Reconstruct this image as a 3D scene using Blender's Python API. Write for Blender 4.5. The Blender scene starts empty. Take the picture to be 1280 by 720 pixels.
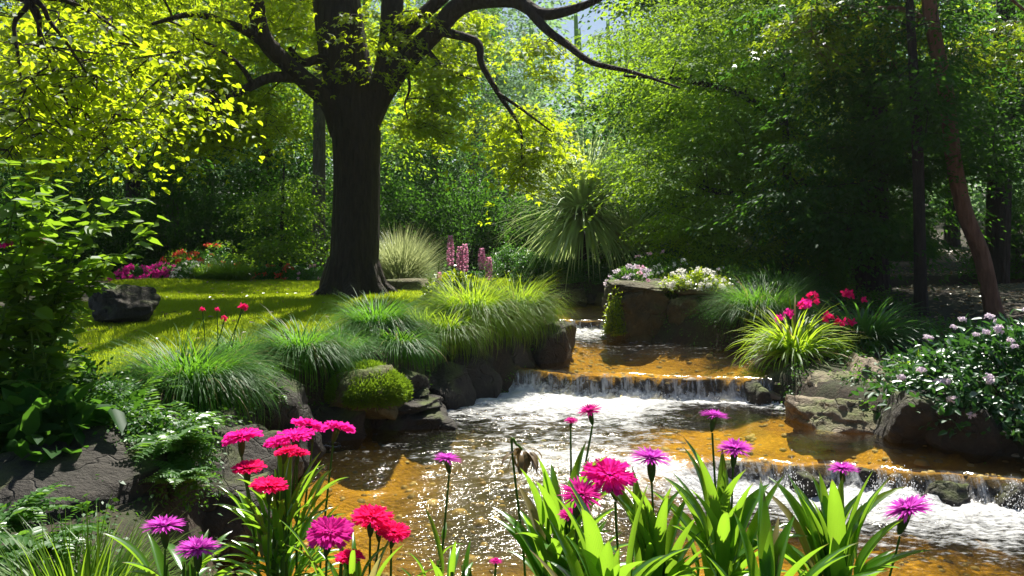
import bpy, math, random
import numpy as np
from mathutils import Vector, noise as mn
R = math.radians
SC = bpy.context.scene
COL = SC.collection
# ------------------------------------------------------------------ camera
FPX = 1280 * 30 / 36.0
CAMZ, HOR = 1.7, 290
cam = bpy.data.cameras.new('camera'); cam.lens = 30; cam.sensor_width = 36
cam.shift_y = -(360 - HOR) / 1280.0
cam.clip_start = 0.05; cam.clip_end = 500
co = bpy.data.objects.new('camera', cam); COL.objects.link(co)
co.location = (0, 0, CAMZ); co.rotation_euler = (R(90), 0, 0)
SC.camera = co
# ------------------------------------------------------------------ world + sun
SUN_AZ, SUN_EL = 12.0, 58.0        # azimuth to the right of straight ahead (+Y)
w = bpy.data.worlds.new('World'); SC.world = w; w.use_nodes = True
nt = w.node_tree; nt.nodes.clear()
sky = nt.nodes.new('ShaderNodeTexSky'); sky.sky_type = 'NISHITA'; sky.sun_disc = False
sky.sun_elevation = R(SUN_EL); sky.sun_rotation = R(SUN_AZ); sky.dust_density = 1.0
bg = nt.nodes.new('ShaderNodeBackground'); bg.inputs['Strength'].default_value = 0.05
wo = nt.nodes.new('ShaderNodeOutputWorld')
nt.links.new(sky.outputs[0], bg.inputs[0]); nt.links.new(bg.outputs[0], wo.inputs[0])
sl = bpy.data.lights.new('sun', 'SUN'); sl.energy = 5.0; sl.angle = R(0.5); sl.color = (1.0, 0.93, 0.80)
so = bpy.data.objects.new('sun', sl); COL.objects.link(so)
sd = Vector((math.sin(R(SUN_AZ)) * math.cos(R(SUN_EL)), math.cos(R(SUN_AZ)) * math.cos(R(SUN_EL)), math.sin(R(SUN_EL))))
so.rotation_euler = sd.to_track_quat('Z', 'Y').to_euler(); so.location = (5, 20, 30)
vs = SC.view_settings
vs.view_transform = 'Standard'; vs.look = 'None'; vs.gamma = 1; vs.use_curve_mapping = False
vs.exposure = 1.15
cy = SC.cycles
cy.use_denoising = True
cy.max_bounces = 6; cy.diffuse_bounces = 3; cy.glossy_bounces = 2; cy.transmission_bounces = 4
cy.transparent_max_bounces = 8; cy.volume_bounces = 1
cy.sample_clamp_indirect = 4.0; cy.sample_clamp_direct = 0.0
cy.caustics_reflective = False; cy.caustics_refractive = False

# ------------------------------------------------------------------ helpers
def at(px, py, Y):
    return np.array([(px - 640) / FPX * Y, Y, CAMZ - (py - HOR) / FPX * Y])
def X_(px, Y): return (px - 640) / FPX * Y

def mesh_np(name, V, Fl, smooth=False, attrs=None):
    V = np.asarray(V, np.float32)
    me = bpy.data.meshes.new(name)
    Fl = [np.asarray(f, np.int32) for f in Fl if len(f)]
    me.vertices.add(len(V)); me.vertices.foreach_set('co', V.ravel())
    nl = sum(f.size for f in Fl); npoly = sum(len(f) for f in Fl)
    me.loops.add(nl); me.loops.foreach_set('vertex_index', np.concatenate([f.ravel() for f in Fl]))
    tot = np.concatenate([np.full(len(f), f.shape[1], np.int32) for f in Fl])
    st = np.concatenate([[0], np.cumsum(tot)[:-1]]).astype(np.int32)
    me.polygons.add(npoly); me.polygons.foreach_set('loop_start', st)
    if smooth: me.polygons.foreach_set('use_smooth', np.ones(npoly, bool))
    me.update(calc_edges=True)
    if attrs:
        for k, a in attrs.items():
            at_ = me.attributes.new(k, 'FLOAT', 'POINT'); at_.data.foreach_set('value', np.asarray(a, np.float32))
    return me

class G:
    """collects vertices and faces of one mesh"""
    def __init__(s): s.V = []; s.F = {}; s.n = 0
    def add(s, V, F):
        V = np.asarray(V, float).reshape(-1, 3); F = np.asarray(F)
        s.F.setdefault(F.shape[1], []).append(F + s.n); s.V.append(V); s.n += len(V)
    def tube(s, path, rad, sides=6, cap=True):
        P = np.asarray(path, float); m = len(P); rad = np.broadcast_to(np.asarray(rad, float), (m,))
        T = np.gradient(P, axis=0); T /= np.linalg.norm(T, axis=1)[:, None] + 1e-9
        ref = np.array([1.0, 0, 0]) if abs(T[0][0]) < .8 else np.array([0, 1.0, 0])
        A = np.zeros((m, 3)); a = ref
        for i in range(m):
            a = a - T[i] * a.dot(T[i]); a = a / (np.linalg.norm(a) + 1e-9); A[i] = a
        B = np.cross(T, A)
        th = np.arange(sides) * 2 * math.pi / sides
        V = P[:, None] + rad[:, None, None] * (np.cos(th)[None, :, None] * A[:, None] + np.sin(th)[None, :, None] * B[:, None])
        i = np.arange(m - 1)[:, None] * sides; j = np.arange(sides)[None]; j2 = (j + 1) % sides
        F = np.stack([i + j, i + j2, i + sides + j2, i + sides + j], -1).reshape(-1, 4)
        s.add(V, F)
    def build(s, name, mat, parent=None, smooth=False, loc=None, base=None):
        V = np.concatenate(s.V)
        if base is not None: V = V - np.asarray(base)[None]
        me = mesh_np(name, V, [np.concatenate(f) for f in s.F.values()], smooth)
        me.materials.append(mat)
        return link(name, me, parent, loc)

def link(name, me, parent=None, loc=None):
    o = bpy.data.objects.new(name, me); COL.objects.link(o)
    if parent: o.parent = parent
    if loc is not None: o.location = tuple(float(v) for v in loc)
    return o
def thing(name, label, cat, loc=(0, 0, 0), group=None):
    o = link(name, None, None, loc); o.empty_display_size = .1
    return tag(o, label, cat, group)
def tag(o, label, cat, group=None):
    o['label'] = label; o['category'] = cat
    if group: o['group'] = group
    return o
def kind(o, k): o['kind'] = k; return o
def dup(r, loc, rz=0, s=1.0, label=None, group=None):
    c = r.copy(); COL.objects.link(c); c.location = tuple(float(v) for v in loc); c.rotation_euler = (0, 0, rz)
    c.scale = (s, s, s) if not isinstance(s, tuple) else s
    if label: c['label'] = label
    if group: c['group'] = group
    for ch in r.children:
        d = ch.copy(); COL.objects.link(d); d.parent = c
        for gc in ch.children:
            e = gc.copy(); COL.objects.link(e); e.parent = d
    return c

def rng_(s): return np.random.default_rng(s)
def unit(v): return v / (np.linalg.norm(v, axis=-1, keepdims=True) + 1e-9)

LEAF = {
 'diamond': (np.array([[0, 0, 0], [.45, .27, .06], [1, 0, -.05], [.45, -.27, .06]]), [[0, 1, 2, 3]]),
 'leaf': (np.array([[0, 0, 0], [.28, .25, .07], [.68, .2, .05], [1, 0, -.08], [.68, -.2, .05], [.28, -.25, .07]]), [[0, 1, 2, 3], [0, 3, 4, 5]]),
 'wide': (np.array([[0, 0, 0], [.22, .33, .08], [.62, .3, .06], [1, 0, -.1], [.62, -.3, .06], [.22, -.33, .08]]), [[0, 1, 2, 3], [0, 3, 4, 5]]),
 'narrow': (np.array([[0, 0, 0], [.4, .11, .04], [1, 0, -.1], [.4, -.11, .04]]), [[0, 1, 2, 3]]),
}
def _trefoil():
    V = []; F = []
    for a, l in ((0, 1), (1.0, .8), (-1.0, .8)):
        k = len(V)
        for u, v, z in ((0, 0, 0), (.45, .2, .03), (1, 0, -.07), (.45, -.2, .03)):
            V.append([(u * math.cos(a) - v * math.sin(a)) * l, (u * math.sin(a) + v * math.cos(a)) * l, z]); 
        F.append([k, k + 1, k + 2, k + 3])
    return np.array(V), F
LEAF['trefoil'] = _trefoil()
def leaves(g, P, D, N, size, kind_='diamond'):
    T, F = LEAF[kind_]; F = np.array(F)
    D = unit(D); S = unit(np.cross(N, D)); Nn = np.cross(D, S)
    size = np.broadcast_to(size, (len(P),))
    V = P[:, None] + size[:, None, None] * (T[None, :, 0:1] * D[:, None] + T[None, :, 1:2] * S[:, None] + T[None, :, 2:3] * Nn[:, None])
    k = len(T); idx = np.arange(len(P))[:, None, None] * k
    g.add(V.reshape(-1, 3), (F[None] + idx).reshape(-1, F.shape[1]))

def sprays(g, A, rad, m, flat, droop, size, r, kind_='diamond', tilt=.3, twig=None, nn=.42, dn=.6):
    k = len(A); rad = np.broadcast_to(rad, (k,))
    u = r.random((k, m)); th = r.random((k, m)) * 2 * math.pi
    rr = rad[:, None] * np.sqrt(u) * (1 + .35 * np.sin(th * 3 + r.random((k, 1)) * 6.3))
    dx, dy = rr * np.cos(th), rr * np.sin(th)
    t = r.normal(0, tilt, (k, 2))
    dz = -droop * rr ** 2 / rad[:, None] + r.normal(0, 1, (k, m)) * flat - t[:, :1] * dx - t[:, 1:] * dy
    P = A[:, None] + np.stack([dx, dy, dz], -1)
    D = np.stack([np.cos(th), np.sin(th), np.zeros_like(th)], -1) + r.normal(0, dn, (k, m, 3)); D[..., 2] = D[..., 2] * .4 - .25 - droop * .6
    N = np.concatenate([np.broadcast_to(t[:, None], (k, m, 2)), np.ones((k, m, 1))], -1) + r.normal(0, nn, (k, m, 3))
    leaves(g, P.reshape(-1, 3), D.reshape(-1, 3), N.reshape(-1, 3), size * r.uniform(.55, 1.2, k * m), kind_)
    if twig is not None:
        for i in range(k):
            for j in range(4):
                a = r.random() * 6.28; L = rad[i] * .85
                e = A[i] + np.array([L * math.cos(a), L * math.sin(a), -droop * L - t[i, 0] * L * math.cos(a) - t[i, 1] * L * math.sin(a)])
                mid = (A[i] + e) / 2 + r.normal(0, .03, 3)
                twig.tube([A[i], mid, e], [.006, .004, .002], 3)

def smooth_path(pts, n=5):
    P = np.asarray(pts, float); m = len(P)
    if m < 3: 
        t = np.linspace(0, 1, n + 1)[:, None]; return P[0] * (1 - t) + P[-1] * t
    out = []
    Q = np.vstack([2 * P[0] - P[1], P, 2 * P[-1] - P[-2]])
    for i in range(m - 1):
        p0, p1, p2, p3 = Q[i:i + 4]
        for t in np.linspace(0, 1, n, endpoint=False):
            out.append(.5 * (2 * p1 + (p2 - p0) * t + (2 * p0 - 5 * p1 + 4 * p2 - p3) * t * t + (3 * p1 - p0 - 3 * p2 + p3) * t ** 3))
    out.append(P[-1]); return np.array(out)

def blades(g, P, az, el, L, wd, curl, segs=5, profile='grass', fold=0.0, power=1.2, twist=0.0):
    n = len(P); s = np.linspace(0, 1, segs + 1)
    az = np.broadcast_to(az, (n,)); el = np.broadcast_to(el, (n,)); L = np.broadcast_to(L, (n,)); wd = np.broadcast_to(wd, (n,)); curl = np.broadcast_to(curl, (n,))
    e = el[:, None] - curl[:, None] * s[None] ** power
    ds = L[:, None] / segs
    h = np.cumsum(np.cos(e) * ds, 1) - np.cos(e[:, :1]) * ds; z = np.cumsum(np.sin(e) * ds, 1) - np.sin(e[:, :1]) * ds
    dirx, diry = np.cos(az)[:, None], np.sin(az)[:, None]
    C = np.stack([P[:, 0:1] + h * dirx, P[:, 1:2] + h * diry, P[:, 2:3] + z], -1)
    if profile == 'grass': pr = np.clip(1 - s ** 2.2, .04, 1)
    elif profile == 'lance': pr = np.clip(np.sin(math.pi * np.clip(s * .93 + .07, 0, 1) ** .75) ** .85, .03, 1); pr[-1] = .02; pr[0] = .25
    else: pr = np.clip(np.sin(math.pi * (s * .96 + .02) ** 1.2), .05, 1)
    tw = az[:, None] + math.pi / 2 + twist * s[None] * np.sign(np.sin(az * 37.7))[:, None]
    S = np.stack([np.cos(tw), np.sin(tw), np.zeros_like(tw)], -1) * (wd[:, None] * pr[None] / 2)[..., None]
    nr = segs + 1
    if fold:
        up = np.stack([-np.sin(e) * dirx, -np.sin(e) * diry, np.cos(e)], -1) * (wd[:, None] * pr[None] * fold)[..., None]
        V = np.stack([C - S + up, C, C + S + up], 2).reshape(-1, 3)
        i = np.arange(segs) * 3
        f = np.concatenate([np.stack([i, i + 1, i + 4, i + 3], -1), np.stack([i + 1, i + 2, i + 5, i + 4], -1)])
        F = (f[None] + (np.arange(n) * nr * 3)[:, None, None]).reshape(-1, 4)
    else:
        V = np.stack([C - S, C + S], 2).reshape(-1, 3)
        i = np.arange(segs) * 2
        f = np.stack([i, i + 1, i + 3, i + 2], -1)
        F = (f[None] + (np.arange(n) * nr * 2)[:, None, None]).reshape(-1, 4)
    g.add(V, F)

# ------------------------------------------------------------------ materials
def newmat(name):
    m = bpy.data.materials.new(name); m.use_nodes = True; n = m.node_tree; n.nodes.clear()
    o = n.nodes.new('ShaderNodeOutputMaterial'); return m, n, o
def N_(n, t, **k):
    x = n.nodes.new(t)
    for a, b in k.items():
        if a in x.inputs: x.inputs[a].default_value = b
        else: setattr(x, a, b)
    return x
def mixc(n, f, a, b):
    x = n.nodes.new('ShaderNodeMix'); x.data_type = 'RGBA'
    for s, v in ((0, f), (6, a), (7, b)):
        if hasattr(v, 'is_output'): n.links.new(v, x.inputs[s])
        else: x.inputs[s].default_value = v if not isinstance(v, tuple) else (*v, 1)
    return x.outputs[2]
def maprange(n, v, a, b, c=0, d=1):
    x = n.nodes.new('ShaderNodeMapRange'); n.links.new(v, x.inputs[0])
    for i, q in enumerate((a, b, c, d)): x.inputs[i + 1].default_value = q
    return x.outputs[0]
def noise_(n, scale, detail=4, rough=.55, vec=None, kind='ShaderNodeTexNoise'):
    x = n.nodes.new(kind); x.inputs['Scale'].default_value = scale
    if 'Detail' in x.inputs: x.inputs['Detail'].default_value = detail; x.inputs['Roughness'].default_value = rough
    if vec is None:
        g = n.nodes.new('ShaderNodeNewGeometry'); vec = g.outputs['Position']
    n.links.new(vec, x.inputs['Vector']); return x.outputs[0]

def leafmat(name, c1, c2, tr, mix=.5, gloss=.10, rough=.38, clump=1.2, veins=False, straw=0):
    m, n, o = newmat(name)
    geo = n.nodes.new('ShaderNodeNewGeometry')
    nz = noise_(n, clump, 2)
    f = n.nodes.new('ShaderNodeMath'); f.operation = 'MULTIPLY_ADD'
    n.links.new(geo.outputs['Random Per Island'], f.inputs[0]); f.inputs[1].default_value = .55
    mr = maprange(n, nz, .35, .65, 0, .45); n.links.new(mr, f.inputs[2])
    c = mixc(n, f.outputs[0], c1, c2)
    ct = mixc(n, f.outputs[0], tuple(.75 * v for v in tr), tr)
    if straw:
        sf = maprange(n, geo.outputs['Random Per Island'], 1 - straw, 1 - straw + .01, 0, 1); c = mixc(n, sf, c, (.30, .24, .10)); ct = mixc(n, sf, ct, (.40, .32, .12))
    if veins:
        def A(k): x = n.nodes.new('ShaderNodeAttribute'); x.attribute_name = k; return x.outputs['Fac']
        sn = n.nodes.new('ShaderNodeMath'); sn.operation = 'MULTIPLY'; n.links.new(A('across'), sn.inputs[0]); sn.inputs[1].default_value = 38
        s2 = n.nodes.new('ShaderNodeMath'); s2.operation = 'SINE'; n.links.new(sn.outputs[0], s2.inputs[0])
        vf = maprange(n, s2.outputs[0], -.2, 1, 0, .45)
        c = mixc(n, vf, c, tuple(v * .7 for v in c1)); ct = mixc(n, vf, ct, tuple(v * .65 for v in tr))
        br = n.nodes.new('ShaderNodeMath'); br.operation = 'MULTIPLY_ADD'; n.links.new(noise_(n, 45, 3), br.inputs[0]); br.inputs[1].default_value = .35; n.links.new(A('along'), br.inputs[2])
        bf = maprange(n, br.outputs[0], 1.10, 1.18, 0, .85)
        c = mixc(n, bf, c, (.22, .15, .06)); ct = mixc(n, bf, ct, (.25, .17, .06))
        sp_ = maprange(n, noise_(n, 75, 3, .6), .68, .72, 0, .6); c = mixc(n, sp_, c, (.16, .13, .05)); ct = mixc(n, sp_, ct, (.2, .18, .05))
    d = N_(n, 'ShaderNodeBsdfDiffuse'); t = N_(n, 'ShaderNodeBsdfTranslucent')
    n.links.new(c, d.inputs[0]); n.links.new(ct, t.inputs[0])
    mx = N_(n, 'ShaderNodeMixShader', Fac=mix); n.links.new(d.outputs[0], mx.inputs[1]); n.links.new(t.outputs[0], mx.inputs[2])
    gl = N_(n, 'ShaderNodeBsdfGlossy'); gl.inputs['Roughness'].default_value = rough; gl.inputs[0].default_value = (.9, .95, 1, 1)
    lw = N_(n, 'ShaderNodeFresnel'); lw.inputs[0].default_value = 1.4
    ml = n.nodes.new('ShaderNodeMath'); ml.operation = 'MULTIPLY'; n.links.new(lw.outputs[0], ml.inputs[0]); ml.inputs[1].default_value = gloss * 1.1
    mn_ = n.nodes.new('ShaderNodeMath'); mn_.operation = 'MINIMUM'; n.links.new(ml.outputs[0], mn_.inputs[0]); mn_.inputs[1].default_value = .12
    m2 = N_(n, 'ShaderNodeMixShader'); n.links.new(mn_.outputs[0], m2.inputs[0]); n.links.new(mx.outputs[0], m2.inputs[1]); n.links.new(gl.outputs[0], m2.inputs[2])
    n.links.new(m2.outputs[0], o.inputs[0]); return m

def barkmat(name, c1, c2, scale=9, moss=0.0):
    m, n, o = newmat(name)
    tc = n.nodes.new('ShaderNodeNewGeometry'); mp = n.nodes.new('ShaderNodeMapping'); n.links.new(tc.outputs['Position'], mp.inputs[0])
    mp.inputs['Scale'].default_value = (1, 1, .22)
    a = noise_(n, scale * 2.2, 6, .65, mp.outputs[0]); v = n.nodes.new('ShaderNodeTexVoronoi'); v.inputs['Scale'].default_value = scale * 1.6; n.links.new(mp.outputs[0], v.inputs[0])
    c = mixc(n, maprange(n, a, .35, .7), c1, c2)
    if moss: c = mixc(n, maprange(n, noise_(n, 2.2, 4), .5, .68, 0, moss), c, (.05, .08, .015))
    b = N_(n, 'ShaderNodeBsdfPrincipled', Roughness=.85); n.links.new(c, b.inputs['Base Color'])
    ad = n.nodes.new('ShaderNodeMath'); ad.operation = 'ADD'; n.links.new(a, ad.inputs[0]); n.links.new(v.outputs[0], ad.inputs[1])
    bm = N_(n, 'ShaderNodeBump', Strength=1, Distance=.09); n.links.new(ad.outputs[0], bm.inputs['Height']); n.links.new(bm.outputs[0], b.inputs['Normal'])
    n.links.new(b.outputs[0], o.inputs[0]); return m

def rockmat(name, c1, c2, moss=.6, wet=0.0):
    m, n, o = newmat(name)
    a = noise_(n, 5, 9, .62); bb = noise_(n, 42, 5, .7); l = noise_(n, 2.3, 4)
    c = mixc(n, maprange(n, a, .3, .7), c1, c2)
    c = mixc(n, maprange(n, bb, .55, .75, 0, .6), c, tuple(min(1, v * 1.6) for v in c2))
    g0 = n.nodes.new('ShaderNodeNewGeometry'); wv = n.nodes.new('ShaderNodeVectorMath'); wv.operation = 'MULTIPLY_ADD'
    nzc = n.nodes.new('ShaderNodeTexNoise'); nzc.inputs['Scale'].default_value = 4; n.links.new(g0.outputs['Position'], nzc.inputs['Vector'])
    n.links.new(nzc.outputs[1], wv.inputs[0]); wv.inputs[1].default_value = (.6, .6, .6); n.links.new(g0.outputs['Position'], wv.inputs[2])
    vc = n.nodes.new('ShaderNodeTexVoronoi'); vc.feature = 'DISTANCE_TO_EDGE'; vc.inputs['Scale'].default_value = 2.6; n.links.new(wv.outputs[0], vc.inputs['Vector'])
    crk = maprange(n, vc.outputs[0], .0, .035, 0, 1)
    cm = n.nodes.new('ShaderNodeMath'); cm.operation = 'MULTIPLY'; n.links.new(maprange(n, vc.outputs[0], 0, .022, 1, 0), cm.inputs[0]); n.links.new(maprange(n, l, .48, .62, 0, .5), cm.inputs[1])
    c = mixc(n, cm.outputs[0], c, tuple(v * .35 for v in c1))
    c = mixc(n, maprange(n, noise_(n, 9, 6, .75), .60, .66, 0, .55), c, tuple(min(1, v * 1.8) for v in c2))
    geo = n.nodes.new('ShaderNodeNewGeometry'); sx = n.nodes.new('ShaderNodeSeparateXYZ'); n.links.new(geo.outputs['Normal'], sx.inputs[0])
    mm = n.nodes.new('ShaderNodeMath'); mm.operation = 'MULTIPLY'; n.links.new(maprange(n, sx.outputs[2], .35, .9), mm.inputs[0]); n.links.new(maprange(n, l, .48, .6, 0, moss), mm.inputs[1])
    c = mixc(n, mm.outputs[0], c, (.10, .14, .02))
    b = N_(n, 'ShaderNodeBsdfPrincipled', Roughness=.75 - .35 * wet); n.links.new(c, b.inputs['Base Color'])
    ad = n.nodes.new('ShaderNodeMath'); ad.operation = 'MULTIPLY_ADD'; n.links.new(bb, ad.inputs[0]); ad.inputs[1].default_value = .3; n.links.new(a, ad.inputs[2])
    ad2 = n.nodes.new('ShaderNodeMath'); ad2.operation = 'MULTIPLY_ADD'; n.links.new(crk, ad2.inputs[0]); ad2.inputs[1].default_value = .25; n.links.new(ad.outputs[0], ad2.inputs[2]); ad = ad2
    bm = N_(n, 'ShaderNodeBump', Strength=1, Distance=.09); n.links.new(ad.outputs[0], bm.inputs['Height']); n.links.new(bm.outputs[0], b.inputs['Normal'])
    n.links.new(b.outputs[0], o.inputs[0]); return m
def petalmat(name, c1, c2, mix=.45):
    m, n, o = newmat(name)
    geo = n.nodes.new('ShaderNodeNewGeometry'); c = mixc(n, geo.outputs['Random Per Island'], c1, c2)
    d = N_(n, 'ShaderNodeBsdfDiffuse'); t = N_(n, 'ShaderNodeBsdfTranslucent'); n.links.new(c, d.inputs[0]); n.links.new(c, t.inputs[0])
    mx = N_(n, 'ShaderNodeMixShader', Fac=mix); n.links.new(d.outputs[0], mx.inputs[1]); n.links.new(t.outputs[0], mx.inputs[2])
    n.links.new(mx.outputs[0], o.inputs[0]); return m

M = dict(
 maple=leafmat('maple_leaf', (.07, .12, .008), (.13, .19, .010), (.62, .80, .02), .62, .03, .5),
 mapledk=leafmat('maple_leaf_green', (.05, .10, .012), (.09, .16, .012), (.42, .58, .02), .55, .06),
 beech=leafmat('layered_leaf', (.06, .15, .016), (.12, .23, .02), (.46, .72, .03), .54, .012, .5),
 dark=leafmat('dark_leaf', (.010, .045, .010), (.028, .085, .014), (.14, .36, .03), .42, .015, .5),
 hydrangea=leafmat('glossy_shrub_leaf', (.015, .07, .02), (.035, .12, .03), (.10, .28, .04), .32, .10, .4),
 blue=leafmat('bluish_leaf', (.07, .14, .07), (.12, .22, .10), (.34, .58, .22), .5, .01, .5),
 acer=leafmat('bright_leaf', (.06, .13, .012), (.10, .20, .02), (.34, .58, .03), .5, .03, .5),
 bush=leafmat('shrub_leaf', (.05, .12, .010), (.10, .19, .015), (.52, .68, .02), .52, .09),
 box=leafmat('mound_leaf', (.025, .10, .02), (.05, .17, .03), (.15, .40, .04), .4, .07),
 grass=leafmat('tuft_blade', (.03, .12, .012), (.07, .20, .02), (.22, .52, .03), .5, .03, .5, straw=.05),
 grassy=leafmat('yellow_tuft_blade', (.08, .16, .02), (.15, .26, .02), (.56, .82, .04), .52, .03, .5, straw=.06),
 pampas=leafmat('pale_blade', (.16, .22, .08), (.30, .35, .17), (.55, .62, .28), .45),
 yucca=leafmat('strap_blade', (.20, .32, .10), (.42, .52, .22), (.66, .82, .32), .45, .12),
 lily=leafmat('lily_leaf', (.05, .17, .012), (.10, .26, .018), (.40, .74, .04), .48, .20, .3, 9, True, .03),
 lawn=leafmat('lawn_blade', (.13, .23, .012), (.22, .31, .018), (.64, .80, .03), .5, .03, .6),
 cover=leafmat('creeper_leaf', (.022, .09, .012), (.045, .14, .018), (.18, .42, .03), .4, .035, .5),
 fern=leafmat('frond', (.03, .11, .015), (.06, .16, .02), (.20, .42, .04), .45, .05),
 stem=leafmat('green_stem', (.06, .13, .02), (.10, .18, .03), (.2, .35, .05), .2),
 calyx=leafmat('calyx_green', (.05, .09, .02), (.08, .13, .03), (.1, .2, .03), .15),
 dry=leafmat('withered', (.16, .11, .05), (.28, .20, .10), (.3, .2, .08), .3),
 bark=barkmat('dark_bark', (.010, .006, .004), (.032, .020, .014), 9),
 barkred=barkmat('red_brown_bark', (.14, .06, .035), (.27, .13, .08), 7),
 barkgrey=barkmat('grey_bark', (.05, .045, .035), (.14, .12, .10), 8),
 twig=barkmat('twig_bark', (.025, .018, .012), (.06, .045, .03), 14),
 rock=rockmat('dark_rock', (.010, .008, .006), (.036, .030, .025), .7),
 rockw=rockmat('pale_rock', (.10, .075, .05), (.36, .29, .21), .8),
 rockm=rockmat('mossy_rock', (.06, .055, .02), (.14, .12, .05), 1.0),
 rockwall=rockmat('wall_rock', (.03, .026, .010), (.10, .085, .032), .9),
 pink=petalmat('petal_pink', (.86, .018, .34), (.95, .05, .50)),
 red=petalmat('petal_red', (.88, .014, .15), (.95, .04, .26)),
 magenta=petalmat('petal_magenta', (.62, .02, .30), (.80, .06, .45)),
 purple=petalmat('petal_purple', (.58, .05, .52), (.76, .16, .72)),
 lilac=petalmat('petal_lilac', (.74, .62, .78), (.86, .78, .86)),
 white=petalmat('petal_white', (.75, .75, .72), (.85, .84, .80)),
 lupin=petalmat('petal_lupin', (.82, .36, .58), (.92, .64, .78)),
 coral=petalmat('petal_coral', (.80, .06, .05), (.90, .20, .12)),
 moss=leafmat('moss', (.07, .16, .015), (.14, .26, .02), (.35, .55, .03), .4, .02, .6),
)

# ------------------------------------------------------------------ stream layout and terrain
POLY = np.array([(-1.3, 3.1), (-1.45, 4.4), (-1.5, 5.2), (-1.46, 6.3), (-.75, 7.0), (-.62, 7.7), (.05, 8.3), (.62, 9.2), (.66, 11.8), (.62, 14.5), (1.4, 15.0), (4, 15.4), (9, 16.5), (30, 18),
                 (30, 15.5), (9, 14.6), (4, 13.8), (1.9, 13.5), (1.40, 12.4), (1.62, 10.5), (2.62, 9.5), (2.30, 8.4), (2.30, 7.8), (2.43, 7.2), (2.8, 6.5), (3.15, 6.0), (3.6, 5.6), (6, 5.1), (16, 4.6), (16, 1.6), (4, 2.6), (1, 3.05)], float)
def sdf(x, y):
    x = np.asarray(x, float); y = np.asarray(y, float); d = np.full(x.shape, 1e9); ins = np.zeros(x.shape, bool)
    for i in range(len(POLY)):
        a, b = POLY[i], POLY[(i + 1) % len(POLY)]
        ex, ey = b - a; wx, wy = x - a[0], y - a[1]
        t = np.clip((wx * ex + wy * ey) / (ex * ex + ey * ey), 0, 1)
        d = np.minimum(d, (wx - ex * t) ** 2 + (wy - ey * t) ** 2)
        c = (a[1] > y) != (b[1] > y)
        with np.errstate(divide='ignore', invalid='ignore'):
            ins ^= c & (x < (b[0] - a[0]) * (y - a[1]) / (b[1] - a[1] + 1e-12) + a[0])
    d = np.sqrt(d); return np.where(ins, -d, d)
def ss(a, b, v): t = np.clip((v - a) / (b - a), 0, 1); return t * t * (3 - 2 * t)
def wob(x, s=0): return .5 * np.sin(x * 3.1 + s) + .3 * np.sin(x * 7.7 + 2 * s + 1) + .2 * np.sin(x * 17.3 + 3 * s)
def led1(x): return 5.95 - .25 * (x - 1.2) + .08 * wob(x, 1) + .03 * wob(x * 3.3, 4)
def led2(x): return 8.33 - .22 * x + .05 * wob(x, 2) + .015 * wob(x * 4, 5)
def led3(x): return 11.8 + .04 * wob(x, 3)
def fall(u, wd):       # 0 downstream, 1 upstream; u = distance upstream of the lip
    return ss(-wd, 0, u)
def wlevel(x, y):
    wd1 = .14 + 1.6 * ss(1.5, .2, x)
    z = .15 * fall(y - led1(x) + .0 * x, wd1)
    z = z + .21 * fall(y - led2(x), .10) + .13 * fall(y - led3(x), .10)
    return z
def fnoise(x, y, seed=0, oct_=4, f=1.0):
    r = rng_(seed); z = np.zeros(np.broadcast(x, y).shape); amp = 1.0
    for _ in range(oct_):
        for _k in range(4):
            a = r.random() * 6.28; ph = r.random() * 6.28; ff = f * r.uniform(.7, 1.3)
            z = z + amp * .4 * np.sin(ff * (x * math.cos(a) + y * math.sin(a)) + ph + 1.3 * np.sin(.6 * ff * (x * math.sin(a) - y * math.cos(a)) + ph * 2))
        amp *= .5; f *= 2.1
    return z
def gh(x, y):
    x = np.asarray(x, float); y = np.asarray(y, float)
    d = sdf(x, y); wl = wlevel(x, y)
    left = np.interp(y, [3.2, 4.5, 6.5, 8], [.42, .45, .68, .75]); right = np.interp(y, [3, 5, 7.5, 10.5, 12], [.3, .35, .42, .72, .8])
    cx = np.interp(y, [3, 6, 9, 12, 15], [0, .8, 1.5, 1.1, 1.0])
    B = left + (right - left) * ss(-.3, .3, x - cx)
    B = np.where(y < 3.2, .42, B)
    B = B + .03 * fnoise(x, y, 5, 2, .8) * ss(.5, 2, d)
    B = B + .055 * np.maximum(0, y - 18) + .02 * np.maximum(0, np.abs(x) - 14) + .10 * ss(5, 12, x) * ss(6, 14, y) 
    t = ss(-.05, .32, d)
    cr_ = 1 - .85 * np.maximum.reduce([ss(-.45, -.03, l - y) * ss(.12, .0, l - y) * q for l, q in ((led1(x), ss(.8, 1.5, x)), (led2(x), 1), (led3(x), 1))])
    bed = wl - (.10 + .14 * ss(0, .6, -d)) * cr_ + .03 * cr_ * fnoise(x, y, 9, 3, 5)
    return bed * (1 - t) + B * t
def onground(x, y): return float(gh(np.array([x]), np.array([y]))[0])
def lawnmask(x, y):
    d = sdf(x, y)
    xl = -3.35 - (y - 6.3) * .43
    m = ss(-.25, .15, x - xl + .15 * fnoise(x, y, 3, 2, 2)) * ss(6.1, 6.5, y) * ss(17.2, 16.7, y + .2 * fnoise(x, y, 4, 1, 1)) * ss(.45, .8, d) * ss(1.3, .9, x)
    return m
def axis(a, b, fine0, fine1, df, dc):
    L = [fine0]; 
    while L[-1] < fine1: L.append(L[-1] + df)
    s = dc
    while L[-1] < b: L.append(L[-1] + s); s *= 1.12
    s = dc; P = [fine0]
    while P[-1] > a: P.append(P[-1] - s); s *= 1.12
    return np.array(P[:0:-1] + L)
gx = axis(-90, 90, -6, 7, .07, .12); gy = axis(-12, 120, 2.2, 17, .05, .12)
XX, YY = np.meshgrid(gx, gy); ZZ = gh(XX, YY)
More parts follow.
